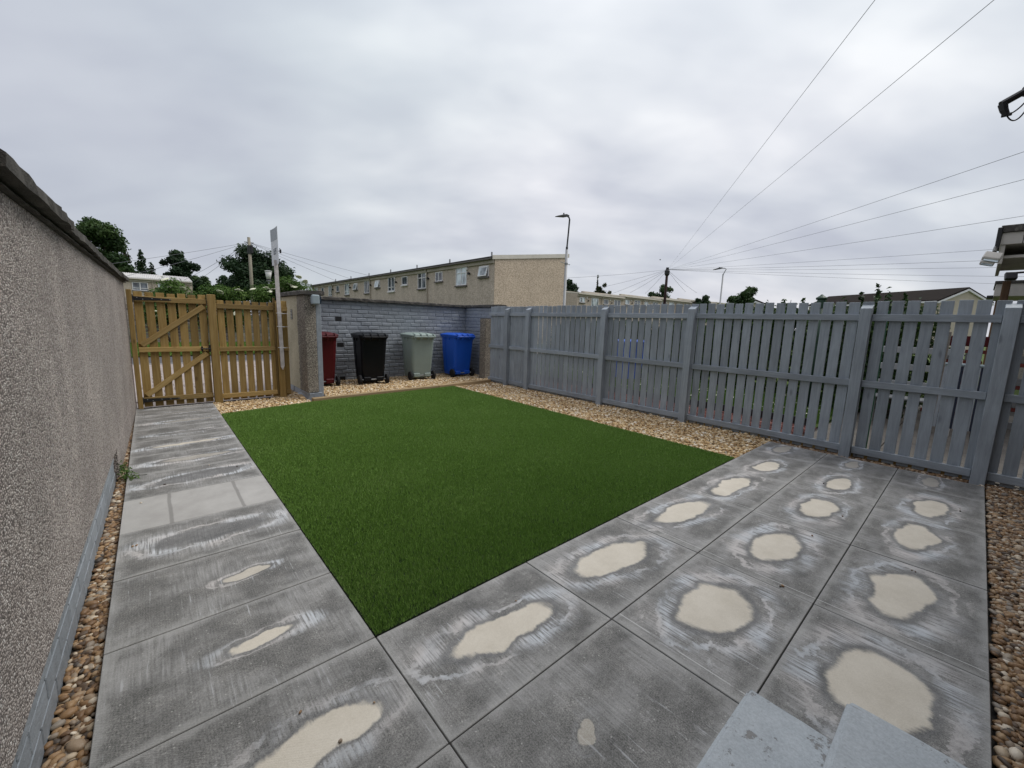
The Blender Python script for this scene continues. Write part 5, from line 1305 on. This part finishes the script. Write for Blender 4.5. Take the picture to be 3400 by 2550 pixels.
T(53.3, 93, .097, 1.3, 'sparse olive tree above the far terrace roofs', 2300, .42, 'leafbrown', 112, nclump=12)
T(61.0, 96, .095, 1.75, 'round olive tree behind the dark utility pole', 6000, .42, 'leafoak', 113, nclump=20)
T(66.0, 75, .074, 1.3, 'dark low tree left of the farther slim lamp', 3500, .36, 'leafdark', 114, nclump=14)
T(70.4, 27, .095, 2.5, 'full mid green bush rising above the fence at right', 10000, .17, 'leafoak', 115, nclump=24, trunk_to=.12)
T(68.7, 26, .068, 1.2, 'bright green bush beside the full one over the fence', 4500, .15, 'leafelder', 116, nclump=14, trunk_to=.1)
T(65.4, 30, .065, 1.5, 'pale green shrub in front of the far terrace', 4000, .16, 'leafelder', 117, nclump=14, trunk_to=.1)
T(75.0, 24, .074, 1.15, 'small dark green bush left of the green flue', 4500, .14, 'leafoak', 118, nclump=14, trunk_to=.1)
T(73.0, 30, .060, 1.9, 'low dark bush behind the small gabled house', 4200, .17, 'leafoak', 119, nclump=12, trunk_to=.1)

FLW = MB()
for k in range(8):
    a = 2*math.pi*k/8; FLW.box((.07*math.cos(a), .07*math.sin(a), .01*math.sin(k*2.1)), (.075, .075, .02), .006, (0, 0, a))
FLW.box((0, 0, .012), (.09, .09, .02), .006); FLWM = FLW.mesh('flower_head', MT['flower'])
def elder(label, az, dist, tan, half_deg, n, seed, nf):
    b = polar(az, dist, z=0); top = CAM.z + dist*tan; sp = dist*math.tan(R(half_deg)); t_ = thing('elder_shrub', label, 'shrub', b, 'elder shrubs behind the gate fence'); rr = random.Random(seed); cl_ = []
    for k in range(20):
        u = rr.uniform(-1, 1); zf = rr.uniform(.35, 1.0)*(1-.22*u*u); cl_.append(((u*sp*.85*math.cos(R(az)), -u*sp*.85*math.sin(R(az)) + rr.uniform(-.7, .5), top*zf), (sp*.26+.15, .55, .34)))
    foliage('foliage', cl_, n, .13, MT['leafelder'], t_, seed, .4, b, flat=.5, aspect=2.2)
    q = MB()
    for c, r_ in cl_[::2]: q.tube([(c[0]*.3, c[1]*.3, -.1), (c[0]*.7, c[1]*.7, c[2]*.6), c], [.05, .03, .01], 5)
    obj('stem', q.mesh('stem', MT['bark']), t_, b)
    for k in range(nf):
        c, r_ = cl_[rr.randrange(len(cl_))]
        p = b + Vector((c[0] + rr.uniform(-.8, .8)*r_[0], c[1] - r_[1]*rr.uniform(.6, 1.05), c[2] + r_[2]*rr.uniform(-.2, 1.0)))
        s = rr.uniform(.8, 1.6); f = obj('flower_head', FLWM, t_, p, (R(rr.uniform(0, 40)), R(rr.uniform(-25, 25)), rr.uniform(0, 6))); f.scale = (s, s, s)
    return t_
elder('leafy elder shrub with few cream flowers above the gate boards', 2.2, 24.3, .050, 2.6, 7500, 201, 14)
elder('low elder shrub between the gate and the telegraph pole', 6.2, 24.5, .050, 2.3, 6000, 202, 12)
elder('large elder shrub with many cream flower heads beside the letting board', 12.6, 25.0, .076, 3.6, 13000, 203, 46)
elder('elder shrub arching over the right end of the pale coping pillar', 15.3, 24.8, .055, 1.6, 4000, 204, 12)

# a distant bird in the cloud
bp_ = polar(60.33, 60, .1485)
m = MB().tube([(-.16, 0, 0), (0, 0, -.02), (.2, 0, 0)], [.02, .07, .02], 6)
bd_ = thing('bird', 'tiny distant bird flying above the dark telegraph pole', 'bird', bp_)
obj('body', m.mesh('body', MT['lampdark']), bd_, local=True)
for sg_ in (-1, 1): obj('wing', MB().prism([(0, -.08), (0, .08), (sg_*.25, .06), (sg_*.5, -.05), (sg_*.25, -.04)], 'Z', 0, .015).mesh('wing', MT['lampdark']), bd_, (0, 0, 0), (R(90+20), 0, R(30)), local=True)
